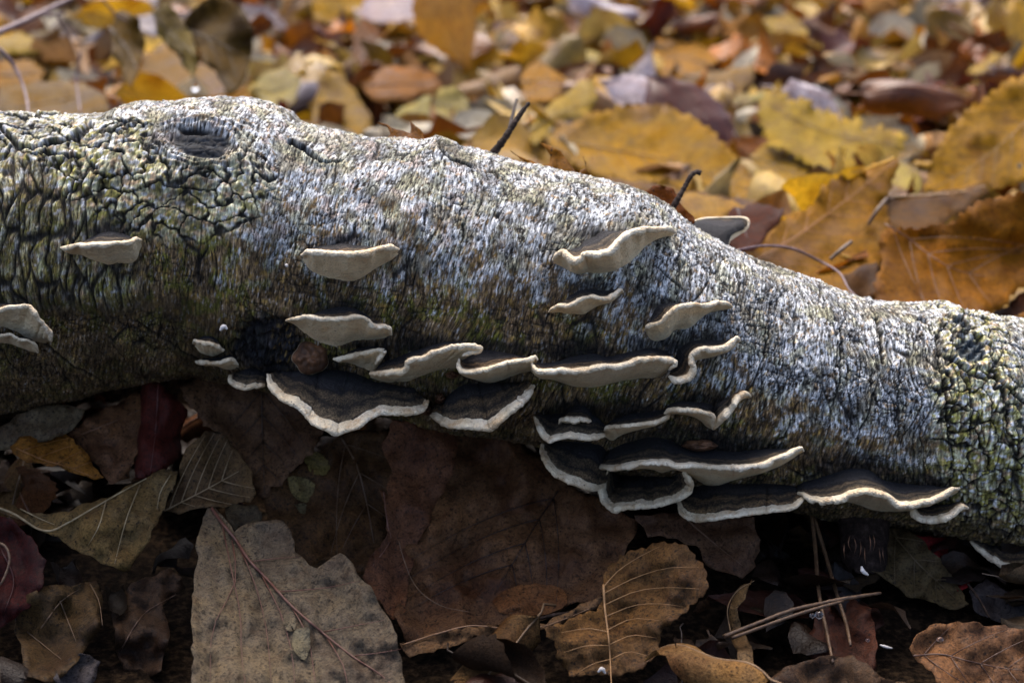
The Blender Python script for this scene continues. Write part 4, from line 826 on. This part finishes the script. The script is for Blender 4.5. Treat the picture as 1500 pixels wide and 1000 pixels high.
traced_leaf('big ribbed yellow leaf standing at the right picture edge', [(1352, 282), (1362, 250), (1374, 215), (1392, 190), (1420, 158), (1450, 135), (1480, 118), (1540, 100), (1580, 180), (1540, 260), (1480, 270), (1440, 284), (1395, 292)], .69, .62, (.62, .36, .055), [(1550, 130), (1490, 190), (1430, 240), (1360, 280)], nveins=8, seed=46, mat=M_LEAF, step=12, teeth=3, cup=.005, wrinkle=.0015)
traced_leaf('widest golden leaf lying in the centre right behind the log', [(806, 196), (835, 180), (870, 166), (905, 156), (945, 151), (985, 156), (1015, 172), (1045, 195), (1075, 225), (1108, 262), (1138, 292), (1100, 296), (1040, 285), (980, 278), (920, 268), (870, 256), (830, 235), (806, 215)], .79, .69, (.60, .36, .045), [(815, 205), (900, 220), (1000, 240), (1125, 288)], nveins=8, seed=47, mat=M_LEAF, step=12, teeth=3, cup=.010)
for c_ in ((900, 237, 17), (960, 228, 22)):
    pass
traced_leaf('brown underside below the widest golden leaf', [(880, 258), (960, 270), (1040, 285), (1120, 296), (1160, 300), (1150, 330), (1090, 345), (1010, 320), (940, 290)], .66, .60, (.30, .16, .045), seed=48, mat=M_LEAF, step=12)
traced_leaf('folded yellow leaf right of the widest golden leaf', [(1092, 228), (1120, 210), (1160, 225), (1200, 248), (1240, 250), (1270, 262), (1230, 285), (1180, 290), (1140, 270)], .78, .70, (.58, .38, .075), [(1095, 228), (1160, 250), (1220, 272)], nveins=4, seed=49, mat=M_LEAF, step=12)
traced_leaf('dark mahogany leaf in the gap behind the peeping bracket', [(1050, 330), (1075, 305), (1110, 298), (1150, 305), (1135, 335), (1105, 365), (1080, 372), (1055, 350)], .56, .52, (.10, .022, .008), [(1080, 305), (1095, 350)], seed=50, mat=M_LEAF, step=10)
traced_leaf('peach-coloured leaf edge beside the little black twig', [(985, 290), (1020, 282), (1060, 292), (1100, 305), (1075, 312), (1055, 330), (1020, 328), (995, 312)], .58, .55, (.55, .34, .16), seed=51, mat=M_LEAF, step=9)
traced_leaf('cream torn leaf scrap left of the big ribbed yellow leaf', [(1300, 250), (1312, 236), (1330, 245), (1350, 262), (1345, 285), (1322, 286), (1306, 272)], .72, .68, (.72, .62, .42), seed=52, mat=M_LEAF, step=8)
traced_leaf('purple-brown shiny leaf fold in the hollow right of the speckled leaf', [(1235, 402), (1255, 392), (1285, 383), (1290, 400), (1290, 430), (1270, 440), (1245, 428)], .53, .51, (.16, .08, .075), seed=53, mat=M_LEAF, step=8)
traced_leaf('spiky rusty leaf tip poking over the log left of the upright twig', [(545, 206), (565, 200), (572, 196), (566, 188), (552, 180), (568, 182), (580, 190), (592, 193), (600, 195), (603, 188), (600, 178), (608, 184), (616, 196), (624, 208), (600, 216), (560, 214)], .425, .418, (.32, .13, .012), seed=54, mat=M_LEAF, step=5, wob=.001)
traced_leaf('spiky rusty leaf tip poking over the log right of the upright twig', [(748, 222), (765, 230), (785, 238), (805, 240), (806, 228), (802, 218), (790, 211), (805, 214), (820, 222), (832, 238), (842, 250), (856, 246), (854, 228), (860, 238), (861, 255), (852, 266), (820, 258), (780, 248)], .425, .418, (.38, .17, .014), seed=55, mat=M_LEAF, step=5, wob=.001)
traced_leaf('curled rusty oak-like leaf edge hugging the log by the black twig', [(940, 280), (948, 274), (965, 272), (985, 278), (995, 288), (1002, 302), (1010, 312), (1018, 325), (1010, 332), (990, 325), (960, 300)], .432, .425, (.28, .085, .012), seed=56, mat=M_LEAF, step=6, wob=.002)
traced_leaf('orange leaf corner between log and frame at far right', [(1478, 466), (1490, 459), (1505, 455), (1530, 452), (1530, 480), (1500, 478)], .44, .435, (.40, .19, .03), seed=57, mat=M_LEAF, step=8, wob=.001)
# blurred distance
FAR = [
 ('orange-yellow leaf lying at upper right of the centre', [(922, 60), (960, 56), (1010, 62), (1052, 72), (1078, 100), (1040, 112), (990, 118), (955, 100)], 1.30, 1.12, (.60, .32, .04)),
 ('curled cream leaf with rolled edge above the widest golden leaf', [(768, 195), (790, 165), (825, 140), (850, 118), (872, 116), (876, 145), (862, 170), (842, 172), (815, 172), (800, 195), (785, 215)], .86, .78, (.62, .47, .24)),
 ('tan upright leaf behind the log left of centre', [(452, 195), (460, 150), (478, 100), (500, 105), (525, 140), (546, 170), (545, 195), (500, 205)], .92, .84, (.50, .33, .14)),
 ('large tan leaf behind the eye-shaped knot', [(170, 175), (185, 130), (215, 80), (245, 60), (290, 90), (345, 115), (370, 140), (360, 165), (280, 172)], 1.02, .86, (.38, .22, .075)),
 ('dark spotted leaf hanging curled above the eye-shaped knot', [(268, 40), (285, 10), (320, -10), (355, 10), (370, 40), (368, 90), (350, 130), (335, 140), (315, 105), (300, 90), (290, 65)], .78, .72, (.16, .10, .035)),
 ('grey folded half of the hanging leaf above the eye-shaped knot', [(222, 20), (240, 2), (262, 18), (280, 50), (290, 85), (284, 118), (275, 105), (255, 75), (230, 50)], .77, .73, (.30, .24, .16)),
 ('small spotted leaf dangling left of the hanging pair', [(160, 40), (175, 15), (205, 30), (212, 70), (202, 105), (192, 130), (180, 110), (165, 80)], .80, .74, (.22, .14, .06)),
 ('yellow leaf pointing down at the top centre', [(690, 10), (700, -20), (745, -20), (762, 20), (756, 50), (748, 70), (735, 62), (718, 35)], 1.55, 1.30, (.66, .46, .12)),
 ('lilac-grey curled leaf in the upper centre', [(780, 72), (800, 66), (850, 72), (898, 84), (880, 98), (872, 118), (858, 112), (835, 98), (812, 95)], 1.18, 1.08, (.58, .52, .50)),
 ('white shining leaf edge above the widest golden leaf', [(1030, 165), (1060, 145), (1100, 136), (1125, 134), (1118, 146), (1085, 162), (1050, 172)], .90, .86, (.62, .58, .60)),
 ('yellow strip leaf beside the dark hollow at upper right', [(1402, 125), (1425, 100), (1455, 78), (1470, 80), (1455, 105), (1430, 132), (1410, 135)], 1.02, .94, (.70, .50, .10)),
 ('red-brown upright leaf left of the upper centre', [(512, 110), (515, 55), (530, 28), (555, 40), (560, 80), (548, 110), (530, 122)], 1.22, 1.12, (.26, .10, .03)),
 ('rust-orange leaf pile left of the upright twig', [(530, 125), (560, 95), (600, 98), (640, 108), (650, 125), (620, 140), (570, 150), (545, 148)], 1.02, .92, (.42, .18, .025)),
 ('amber leaf right behind the upright twig', [(762, 120), (775, 95), (790, 80), (810, 105), (840, 115), (838, 130), (800, 150), (775, 150)], .98, .90, (.56, .30, .04)),
 ('deep red curled leaf in the dark hollow at upper right', [(1300, 170), (1330, 160), (1350, 140), (1380, 118), (1400, 130), (1395, 152), (1365, 175), (1330, 180)], .95, .88, (.20, .035, .018)),
 ('brown trough-shaped leaf above the saw-toothed leaf', [(1235, 105), (1255, 98), (1300, 118), (1340, 150), (1335, 165), (1290, 155), (1250, 130)], 1.04, .96, (.30, .16, .08)),
 ('pale lilac leaf at left of the centre by the log', [(635, 150), (645, 128), (665, 125), (690, 150), (695, 172), (670, 190), (640, 190)], .90, .84, (.50, .46, .48)),
 ('pale blue-grey leaf left of the lilac one', [(572, 175), (590, 158), (620, 140), (632, 140), (630, 175), (605, 190), (585, 190)], .92, .86, (.46, .44, .45)),
 ('white-violet leaf in the upper left behind the log', [(370, 130), (390, 105), (420, 100), (440, 115), (432, 150), (410, 165), (385, 160)], .95, .88, (.55, .50, .56)),
 ('cream-yellow leaf edge right of the hanging leaf', [(362, 120), (368, 88), (395, 88), (420, 98), (400, 105), (385, 125), (378, 150), (360, 148)], 1.0, .94, (.62, .48, .20)),
 ('flat yellow leaf at the left picture edge', [(-20, 65), (0, 52), (35, 48), (70, 65), (60, 78), (20, 78), (-20, 76)], 1.12, 1.0, (.62, .46, .10)),
 ('orange leaf top left under the long twig', [(-20, 110), (0, 85), (40, 90), (70, 105), (60, 125), (20, 130), (-20, 130)], .98, .92, (.46, .25, .04)),
 ('brown speckled leaf behind the left end of the log', [(-20, 165), (0, 130), (50, 120), (110, 118), (150, 135), (165, 165), (120, 178), (40, 178)], .84, .76, (.30, .19, .09)),
 ('big brown leaf at the lower right of the upper field', [(1245, 45), (1290, 35), (1340, 60), (1370, 95), (1330, 112), (1285, 95), (1258, 80)], 1.34, 1.18, (.42, .22, .06)),
 ('butter-yellow leaf at the upper right', [(1115, 30), (1150, 20), (1180, 35), (1205, 55), (1222, 65), (1200, 72), (1160, 68), (1130, 50)], 1.38, 1.24, (.70, .52, .22)),
 ('light brown leaf under the orange-yellow one', [(1000, 110), (1050, 105), (1100, 95), (1105, 120), (1080, 140), (1030, 145), (1005, 135)], 1.06, .98, (.42, .27, .20)),
]
for i, (lb, poly, dt, db, cl) in enumerate(FAR):
    ps = np.array(poly); mid = [tuple(ps[0]), tuple(ps.mean(0)), tuple(ps[len(ps)//2])]
    traced_leaf(lb, poly, dt, db, cl, mid, seed=70+i, mat=M_LEAF, step=11, wob=.010, cup=.004, nveins=3, mr=3)

# ------------------------------------------------------------------ scattered litter
def leaf_proto(kind, seed, nu=16, nv=8):
    rg = random.Random(seed); L = 1.0; rows = []
    wid = {'oval': .30, 'round': .40, 'lobed': .42, 'narrow': .2}[kind]
    bend = rg.uniform(-.7, .7); cup = rg.choice([rg.uniform(-2.2, -.6), rg.uniform(.5, 2.4), rg.uniform(-.6, .6)]); tw = rg.uniform(-.5, .5); wv = rg.uniform(.01, .04); ph = rg.uniform(0, 6)
    for i in range(nu+1):
        t = i/nu
        w_ = wid*1.1*math.sin(math.pi*min(1, t**.75))**(.7+.7*t)*(1-.15*t)
        if kind == 'lobed': w_ *= .72+.38*math.cos(t*19+1)
        else: w_ *= 1+(.05 if i % 2 else -.05)
        w_ = max(w_, .004); x = t-.5
        zc = bend*(x*x-.25)+wv*math.sin(t*9+ph)
        for j in range(nv+1):
            v = j/nv*2-1; ang = v*w_*cup*3.2; R = 1/(cup*3.2) if abs(cup) > .05 else None
            y = R*math.sin(ang) if R else v*w_; z = (R*(1-math.cos(ang)) if R else 0)
            z += .012*math.sin(t*34+abs(v)*5)*abs(v)+.02*math.sin(v*5+t*7+ph)
            a = tw*x; y, z = y*math.cos(a)-z*math.sin(a), y*math.sin(a)+z*math.cos(a)
            rows.append((x, y, z+zc))
    f = []
    for i in range(nu):
        for j in range(nv):
            a = i*(nv+1)+j; f.append((a, a+1, a+nv+2, a+nv+1))
    mid = [rows[i*(nv+1)+nv//2] for i in range(nu+1)]
    m0 = np.array(mid); stalk = [m0[0]+np.array((-.08*k, .01*k*k*rg.uniform(-1, 1), .015*k)) for k in (3, 2, 1)]
    return np.array(rows), f, np.vstack([stalk, m0])
PROT = []
for i, k in enumerate(['oval', 'round', 'lobed', 'oval', 'round', 'oval', 'lobed', 'narrow', 'round', 'oval', 'round', 'lobed', 'oval', 'round']):
    v, f, m = leaf_proto(k, 100+i)
    bm_ = tri_safe('blade_%s' % k, v, f, [M_LEAF_UNIT]); vt, ft = tube(m, np.linspace(.010, .004, len(m)), 5)
    rb = tri_safe('rib', vt, ft, [M_VEIN]); PROT.append((k, bm_, rb, v, f))
COLS = [('golden yellow', (.62, .36, .03)), ('ochre', (.44, .21, .025)), ('orange', (.46, .16, .012)), ('rust brown', (.27, .085, .014)), ('dark brown', (.12, .042, .015)), ('pale straw', (.66, .47, .17)), ('pinkish tan', (.46, .27, .17)), ('wet-sheen grey', (.66, .62, .68)), ('deep red-brown', (.16, .028, .012))]  # the pale grey entry paints wet sheen into the leaf colour
CW = [26, 16, 9, 10, 9, 15, 9, 16, 3]
def rot_mat(az, tilt, tdir, spin):
    return Matrix.Rotation(tilt, 4, Vector((math.cos(tdir), math.sin(tdir), 0))) @ Matrix.Rotation(az, 4, 'Z') @ Matrix.Rotation(spin, 4, 'X')
# the mass of leaves nobody could count, one object
def litter_mass():
    V = []; F = []; C = []; n = 0
    small = [leaf_proto(k, 300+i, 8, 4)[:2] for i, k in enumerate(['oval', 'round', 'lobed', 'oval', 'round', 'narrow', 'oval', 'round'])]
    rg = random.Random(5)
    for i in range(10500):
        y = .51+2.9*rg.random()**1.15; x = rg.uniform(-1, 1)*(.34+y*.62)
        v, f = small[rg.randrange(8)]
        s = rg.uniform(.035, .075)
        if hides((x, y, .02), .001): continue
        px_, py_, _d = proj((x, y, .02))
        if -80 < px_ < 1580 and py_ > np.interp(px_, tx, ty)+70: continue
        M = rot_mat(rg.uniform(0, 6.3), rg.gauss(0, .75), rg.uniform(0, 6.3), rg.choice([0, math.pi])+rg.gauss(0, .2))
        R = np.array(M.to_3x3()); q = (v*s)@R.T; z = rg.uniform(0, .022)+s*.12+float(shade_mound(x, y))
        q = q+np.array((x, y, z)); q[:, 2] = np.maximum(q[:, 2], .001)
        cl = np.array(rg.choices([c for _, c in COLS], CW)[0])*np.array((1, .96, .65))*rg.uniform(.2, .8)
        V.append(q); F.append(np.array(f)+n); C.append(np.tile(cl, (len(q), 1))); n += len(q)
    o = link('leaf_litter', mesh_np('leaf_litter', np.vstack(V), np.vstack(F), [M_LITTER], color=np.vstack(C)))
    o['kind'] = 'stuff'; o['label'] = 'brown and yellow fallen leaves covering the forest floor'; o['category'] = 'leaves'
    # rotten dark crumbs under and before the log
    V = []; F = []; C = []; n = 0
    for i in range(5200):
        y = rg.uniform(.18, .60); x = rg.uniform(-.34, .34); v, f = small[rg.randrange(8)]
        s = rg.uniform(.010, .030)
        if hides((x, y, .012+float(shade_mound(x, y))), s*.7, .03): continue
        M = rot_mat(rg.uniform(0, 6.3), rg.gauss(0, .3), rg.uniform(0, 6.3), rg.gauss(0, .3))
        q = (v*s)@np.array(M.to_3x3()).T+np.array((x, y, rg.uniform(-.002, .006)+s*.1+float(shade_mound(x, y))))
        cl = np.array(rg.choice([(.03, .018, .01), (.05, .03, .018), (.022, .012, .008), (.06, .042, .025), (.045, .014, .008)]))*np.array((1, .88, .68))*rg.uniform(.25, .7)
        V.append(q); F.append(np.array(f)+n); C.append(np.tile(cl, (len(q), 1))); n += len(q)
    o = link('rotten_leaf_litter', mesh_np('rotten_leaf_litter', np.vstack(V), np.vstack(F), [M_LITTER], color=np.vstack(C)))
    o['kind'] = 'stuff'; o['label'] = 'dark rotting leaf crumbs under and in front of the log'; o['category'] = 'leaves'
litter_mass()

def topline(x): return float(np.interp(x, tx, ty))
REG.append(([(1222, 750), (1310, 750), (1310, 842), (1222, 842)], .41, (1222, 750, 1310, 842)))
REG.append(([(1055, 860), (1300, 860), (1300, 940), (1055, 945)], .41, (1055, 860, 1300, 945)))
REG.append(([(1180, 755), (1215, 755), (1255, 975), (1205, 975)], .41, (1180, 755, 1255, 975)))
def front_leaves():
    rg = random.Random(77); pal = [('dark brown', (.05, .026, .014)), ('chestnut brown', (.085, .038, .018)), ('grey-brown', (.07, .055, .042)), ('blackish', (.022, .014, .010)), ('tan', (.11, .07, .035)), ('reddish brown', (.07, .022, .012))]
    seen = {}; n = 0
    for _ in range(4000):
        if n >= 70: break
        px = rg.uniform(-30, 1530); py = rg.uniform(600, 1010); d = ground_depth(py, .008); p = P(px, py, d)
        s = rg.uniform(.018, .038)
        if hides(p, s, .05) or BV.find_nearest(p)[3] < .012: continue
        k = rg.randrange(len(PROT)); cn, cc = rg.choice(pal); kind, bm_, rb, v, f = PROT[k]; n += 1
        col = ['at the far left', 'left of the bitten leaf', 'beside the bitten leaf', 'in the lower middle', 'near the golden brown leaf', 'around the pine needles', 'by the olive leaf', 'in the lower right'][min(7, max(0, int((px+30)/195)))]
        row = 'close under the log' if py < 740 else 'midway down' if py < 880 else 'at the bottom edge'
        lab = f'{cn} {kind} crumpled leaf {row} {col}'
        M = rot_mat(rg.uniform(0, 6.3), rg.gauss(.15, .25), rg.uniform(-.7, .7), rg.choice([0, math.pi])+rg.gauss(0, .2)); j = rg.uniform(.6, 1.1)
        o = thing('dead_leaf', lab, 'leaf', tuple(p+Vector((0, 0, s*.12))), 'small crumpled leaves before the log', M.to_euler()); o.scale = (s, s, s)
        seen.setdefault(lab, []).append(o); link('blade', MWET[k], o, (cc[0]*j*1.05, cc[1]*j*.92, cc[2]*j*.70)); link('midrib', rb, o, tuple(c*j*1.4 for c in cc))
    tell_apart(seen)
def tell_apart(groups):
    for lab, l in groups.items():
        obs = sorted([o for o in l if not isinstance(o, float)], key=lambda o: proj(o.location)[0])
        if len(obs) > 1:
            nm = ['leftmost', 'second from left', 'third from left', 'fourth from left', 'fifth from left']
            if len(obs) == 2: nm = ['left one', 'right one']
            for o, a in zip(obs, nm): o['label'] = f'{lab}, {a}'
MWET = []
for k_, bm_, rb_, v_, f_ in PROT:
    mm = bm_.copy(); mm.materials[0] = M_WET_UNIT; MWET.append(mm)
front_leaves()
LABELS = {}
def scatter():
    rg = random.Random(21); items = []
    tries = 0
    while len(items) < 225 and tries < 20000:
        tries += 1
        y = .55+1.75*rg.random()**1.0; x = rg.uniform(-1, 1)*(.36*y/.94+.02)
        px, py, d = proj((x, y, .02))
        if py < -25 or py > topline(px)-8 or px < -40 or px > 1540: continue
        if d < .75 and rg.random() < .5: continue
        s = rg.uniform(.045, .075)
        if hides((x, y, .03), s): continue
        items.append((px, py, d, x, y, s))
    items.sort(key=lambda a: a[2])
    for px, py, d, x, y, s in items:
        pi = rg.randrange(len(PROT)); kind, bm_, rb, v, f = PROT[pi]
        ci = rg.choices(range(len(COLS)), CW)[0]; cn, cc = COLS[ci]; j = rg.uniform(.36, .95)
        tilt = abs(rg.gauss(0, .8)); pose = 'flat' if tilt < .3 else 'tilted' if tilt < .7 else 'upstanding'
        M = rot_mat(rg.uniform(0, 6.3), min(tilt, 1.3), rg.uniform(-.6, .6)+(0 if rg.random() < .8 else 3.1), rg.choice([0, math.pi])+rg.gauss(0, .15))
        z = .020+rg.uniform(0, .014)+s*.4*math.sin(min(tilt, 1.3))
        near = 'just behind' if d < .95 else 'midway beyond' if d < 1.4 else 'far beyond'
        lm = ['the log\'s left end', 'the eye-shaped knot', 'the bare log top', 'the upright twig', 'the widest golden leaf', 'the saw-toothed leaf', 'the ribbed yellow leaf'][min(6, max(0, int((px-(-30))/1560*7)))]
        kn = {'oval': 'oval', 'round': 'broad', 'lobed': 'lobed', 'narrow': 'narrow'}[kind]
        lab = f'{pose} {cn} {kn} leaf {near} {lm}'
        LABELS.setdefault(lab, []).append(px)
        if d < 1.15:
            o = thing('fallen_leaf', lab, 'leaf', (x, y, z), 'leaves scattered behind the log', M.to_euler()); o.scale = (s, s, s)
            link('blade', bm_, o, (cc[0]*j, cc[1]*j*.97, cc[2]*j*(.6 if cc[2] < .3 else 1))); link('midrib', rb, o, tuple(min(1, c*j*1.35) for c in cc))
        else:
            o = link('fallen_leaf', bm_, None, (cc[0]*j, cc[1]*j*.97, cc[2]*j*(.6 if cc[2] < .3 else 1)), label=lab, category='leaf', group='leaves scattered behind the log')
            o.location = (x, y, z); o.rotation_euler = M.to_euler(); o.scale = (s, s, s)
        LABELS[lab].append(o)
    tell_apart(LABELS)
scatter()

# ------------------------------------------------------------------ twigs, needles, drops
stub('long purple-brown twig crossing the top left corner', [(-30, 60, .62), (0, 47, .64), (35, 32, .66), (70, 15, .68), (110, -4, .70), (150, -20, .72)], [5, 5, 4.5, 4, 3.4, 3], M_TWIG_RED, extra=[([(60, 22, .675), (80, 22, .672), (96, 18, .67)], [3, 2.4, 1.2]), ([(84, 24, .672), (98, 50, .68), (108, 72, .69)], [1.8, 1.4, 1])])
stub('thin arching purple stalk at the left edge above the log', [(-10, 65, .60), (8, 80, .60), (25, 105, .60), (38, 140, .59), (42, 170, .56)], [3, 3, 2.6, 2, 1.6], M_TWIG_RED)
stub('curved stalk of the small dangling leaf', [(150, 0, .74), (170, 22, .75), (185, 30, .755)], [2, 2, 1.5], M_TWIG_RED)
stub('hair-thin stalk hanging behind the log left of the knot', [(118, 78, .72), (112, 110, .72), (114, 140, .71), (118, 165, .69)], [2, 1.8, 1.6, 1.4], M_TWIG_RED)
stub('upright black twig stub behind the top of the log', [(716, 238, .425), (722, 226, .424), (738, 205, .424), (752, 183, .426), (764, 165, .428), (775, 151, .43)], [7, 6, 5.2, 4.6, 4, 2.6], M_TWIG, extra=[([(746, 190, .426), (752, 165, .45), (757, 146, .47)], [3, 2.8, 2])])
stub('little black hooked twig by the peeping bracket', [(985, 305, .424), (994, 290, .424), (1004, 272, .426), (1012, 258, .427), (1020, 252, .428), (1027, 254, .428)], [5, 4.5, 3.8, 3.6, 3.6, 4], M_TWIG)
stub('brown vine-like stem lying behind the log at right', [(1080, 366, .46), (1120, 360, .47), (1160, 364, .48), (1200, 382, .49), (1230, 400, .48), (1245, 425, .465), (1270, 445, .455)], [1.6, 1.8, 2, 1.8, 1.8, 1.5, 1], M_TWIG_RED)
stub('light straw bit leaning on the speckled ochre leaf, upper one', [(1272, 328, .56), (1285, 308, .56), (1300, 290, .565)], [2.6, 3, 2.2], M_NEEDLE)
stub('light straw bit behind the log, lower one', [(1216, 380, .50), (1232, 366, .50), (1247, 354, .505)], [2.6, 3, 2.6], M_NEEDLE)
stub('long dry pine needle hanging under the log, left of the pair', [(1189, 756, .398), (1194, 800, .392), (1200, 870, .375), (1212, 930, .362), (1220, 970, .352)], [2.6, 3, 2.8, 2.8, 2.2], M_NEEDLE, 'pine_needle', 'needle', 'pine needles')
stub('long dry pine needle hanging under the log, right of the pair', [(1193, 758, .398), (1210, 815, .390), (1226, 870, .376), (1240, 915, .366), (1246, 945, .358)], [2.4, 2.8, 2.8, 2.8, 2.2], M_NEEDLE, 'pine_needle', 'needle', 'pine needles')
stub('upper strand of the pine needle bundle lying across the bottom right', [(1060, 932, .356), (1110, 912, .358), (1160, 893, .361), (1200, 884, .364), (1240, 876, .366), (1290, 868, .37)], [3.5, 3, 2.8, 3, 3.2, 2], M_NEEDLE, 'pine_needle', 'needle', 'pine needles')
stub('lower strand of the pine needle bundle lying across the bottom right', [(1072, 934, .355), (1110, 920, .356), (1160, 902, .359), (1205, 888, .362), (1235, 880, .365)], [2.8, 2.6, 2.6, 2.6, 2], M_NEEDLE, 'pine_needle', 'needle', 'pine needles')
stub('thin brown stalk rising from the bottom edge right of the golden brown leaf', [(1036, 922, .37), (1050, 955, .365), (1064, 980, .36), (1085, 1005, .352)], [1.6, 2, 3.5, 6], M_NEEDLE)
stub('thin stalk under the lower right hanging bracket', [(1418, 855, .385), (1436, 880, .38), (1450, 905, .375)], [2, 1.8, 1.5], M_TWIG)
stub('black gnarled stalk end reaching the golden brown leaf', [(780, 908, .362), (815, 900, .362), (850, 896, .362), (878, 886, .362)], [2, 3, 3.4, 2], M_TWIG)
stub('pale thread-like root tendril on the dark leaf at bottom left', [(-10, 792, .372), (8, 800, .370), (14, 820, .368), (4, 850, .366), (-8, 865, .366)], [2, 2, 1.8, 1.8, 1.5], M_NEEDLE)
stub('fine silvery strand hanging on the broad red-brown leaf', [(584, 792, .376), (592, 820, .374), (604, 850, .372), (622, 872, .368), (650, 888, .366), (688, 896, .364)], [.4, .7, .4, .7, .4, .5], M_NEEDLE, 'silk_strand', 'strand')
# broken branch stump under the log
def stump():
    root = thing('branch_stump', 'dark broken branch stump joining the underside of the log to the ground', 'branch', tuple(P(1265, 800, .40)))
    n = 26; rows = []
    for k, (py, w0, w1, d) in enumerate([(738, 1226, 1306, .410), (765, 1228, 1304, .408), (790, 1230, 1302, .405), (812, 1232, 1300, .402), (826, 1236, 1300, .400), (838, 1242, 1298, .400)]):
        th = np.linspace(0, 2*math.pi, n, endpoint=False); c = (w0+w1)/2; hw = (w1-w0)/2
        rw = 1+.10*perlin(th*3, th*0+k*.4, 9)
        px = c+hw*np.cos(th)*rw; dd = d-hw*K*.8*d*np.sin(th)*rw
        yy = py+(14*perlin(th*4, th*0+3, 8) if k == 5 else 0)
        rows.append(Pn(px, np.full(n, py)+yy-py, dd))
    g = np.stack(rows); idx = np.arange(6*n).reshape(6, n); nx = np.roll(idx, -1, 1)
    f = np.stack([idx[:-1], idx[1:], nx[1:], nx[:-1]], -1).reshape(-1, 4); loc = np.array(root.location)
    link('bark_sleeve', mesh_np('bark_sleeve', g.reshape(-1, 3)-loc, f, [M_TWIG]), root)
    rg = random.Random(3)
    for k in range(9):
        px = 1238+k*7+rg.uniform(-2, 2); py = rg.uniform(782, 805); pts = [(px, py, .372), (px+rg.uniform(-3, 3), py+12, .370), (px+rg.uniform(-3, 3), py+24, .372)]
        pp = resample(pts, 6); v, f_ = tube(Pn(pp[:, 0], pp[:, 1], pp[:, 2]+.006)-loc, np.array([.2, .6, .8, .6, .4, .1])*KM, 5)
        link('splinter', tri_safe('splinter', v, f_, [M_BUTTON]), root)
stump()
def flake(label, pts, w_, d, name='pale_flake', cat='flake'):
    stub(label, [(x, y, d) for x, y in pts], [w_*.4, w_, w_*.9, w_*.4], M_CREAMCHIP, name, cat, sides=6)
flake('white curled flake below the broken branch stump', [(1262, 829), (1264, 836), (1272, 842)], 3.2, .372)
flake('white bark flake on the log above the little pale pair', [(322, 484), (328, 478), (333, 482)], 3.4, .374)
flake('bluish white scrap near the orange stalk at the bottom edge', [(876, 984), (882, 979), (887, 986)], 3.0, .342)
flake('short white needle-like flake in the bottom right shade', [(1289, 944), (1298, 947), (1307, 949)], 2.2, .362)
flake('bright speck on the bark left of the boat-shaped bracket', [(418, 387), (420, 389), (421, 391)], 2.2, .331)

def drop(label, px, py, d, r, sy=1.0, hang=None):
    root = thing('water_drop', label, 'water drop', tuple(P(px, py, d)), 'water drops')
    nu, nv = 16, 10; th = np.linspace(0, 2*math.pi, nu, endpoint=False); rows = []
    for j in range(nv+1):
        a = math.pi*j/nv; z = math.cos(a); rr = math.sin(a)*(1-.25*max(0, z)*(sy > 1.1))
        rows.append(aRT*(np.cos(th)*rr)[:, None]+aFW*(np.sin(th)*rr)[:, None]+aUP*(z*sy))
    g = np.stack(rows)*r*K*d; idx = np.arange((nv+1)*nu).reshape(nv+1, nu); nx = np.roll(idx, -1, 1)
    f = np.stack([idx[:-1], idx[1:], nx[1:], nx[:-1]], -1).reshape(-1, 4)
    link('drop', mesh_np('drop', g.reshape(-1, 3), f, [M_WATER]), root)
drop('bright drop hanging from the tip of the spotted leaf above the knot', 286, 126, .735, 6, 1.5)
drop('round drop on the pine needle bundle', 1200, 900, .357, 6)
drop('smaller drop beside the one on the needle bundle', 1190, 901, .357, 4)
drop('drop on the brown leaf in the bottom right corner', 1377, 936, .345, 5, .8)
drop('tiny drop below the crossing of needles and bundle', 1271, 937, .360, 3)
drop('blurred round drop far in the upper right litter', 1313, 62, 1.3, 7)
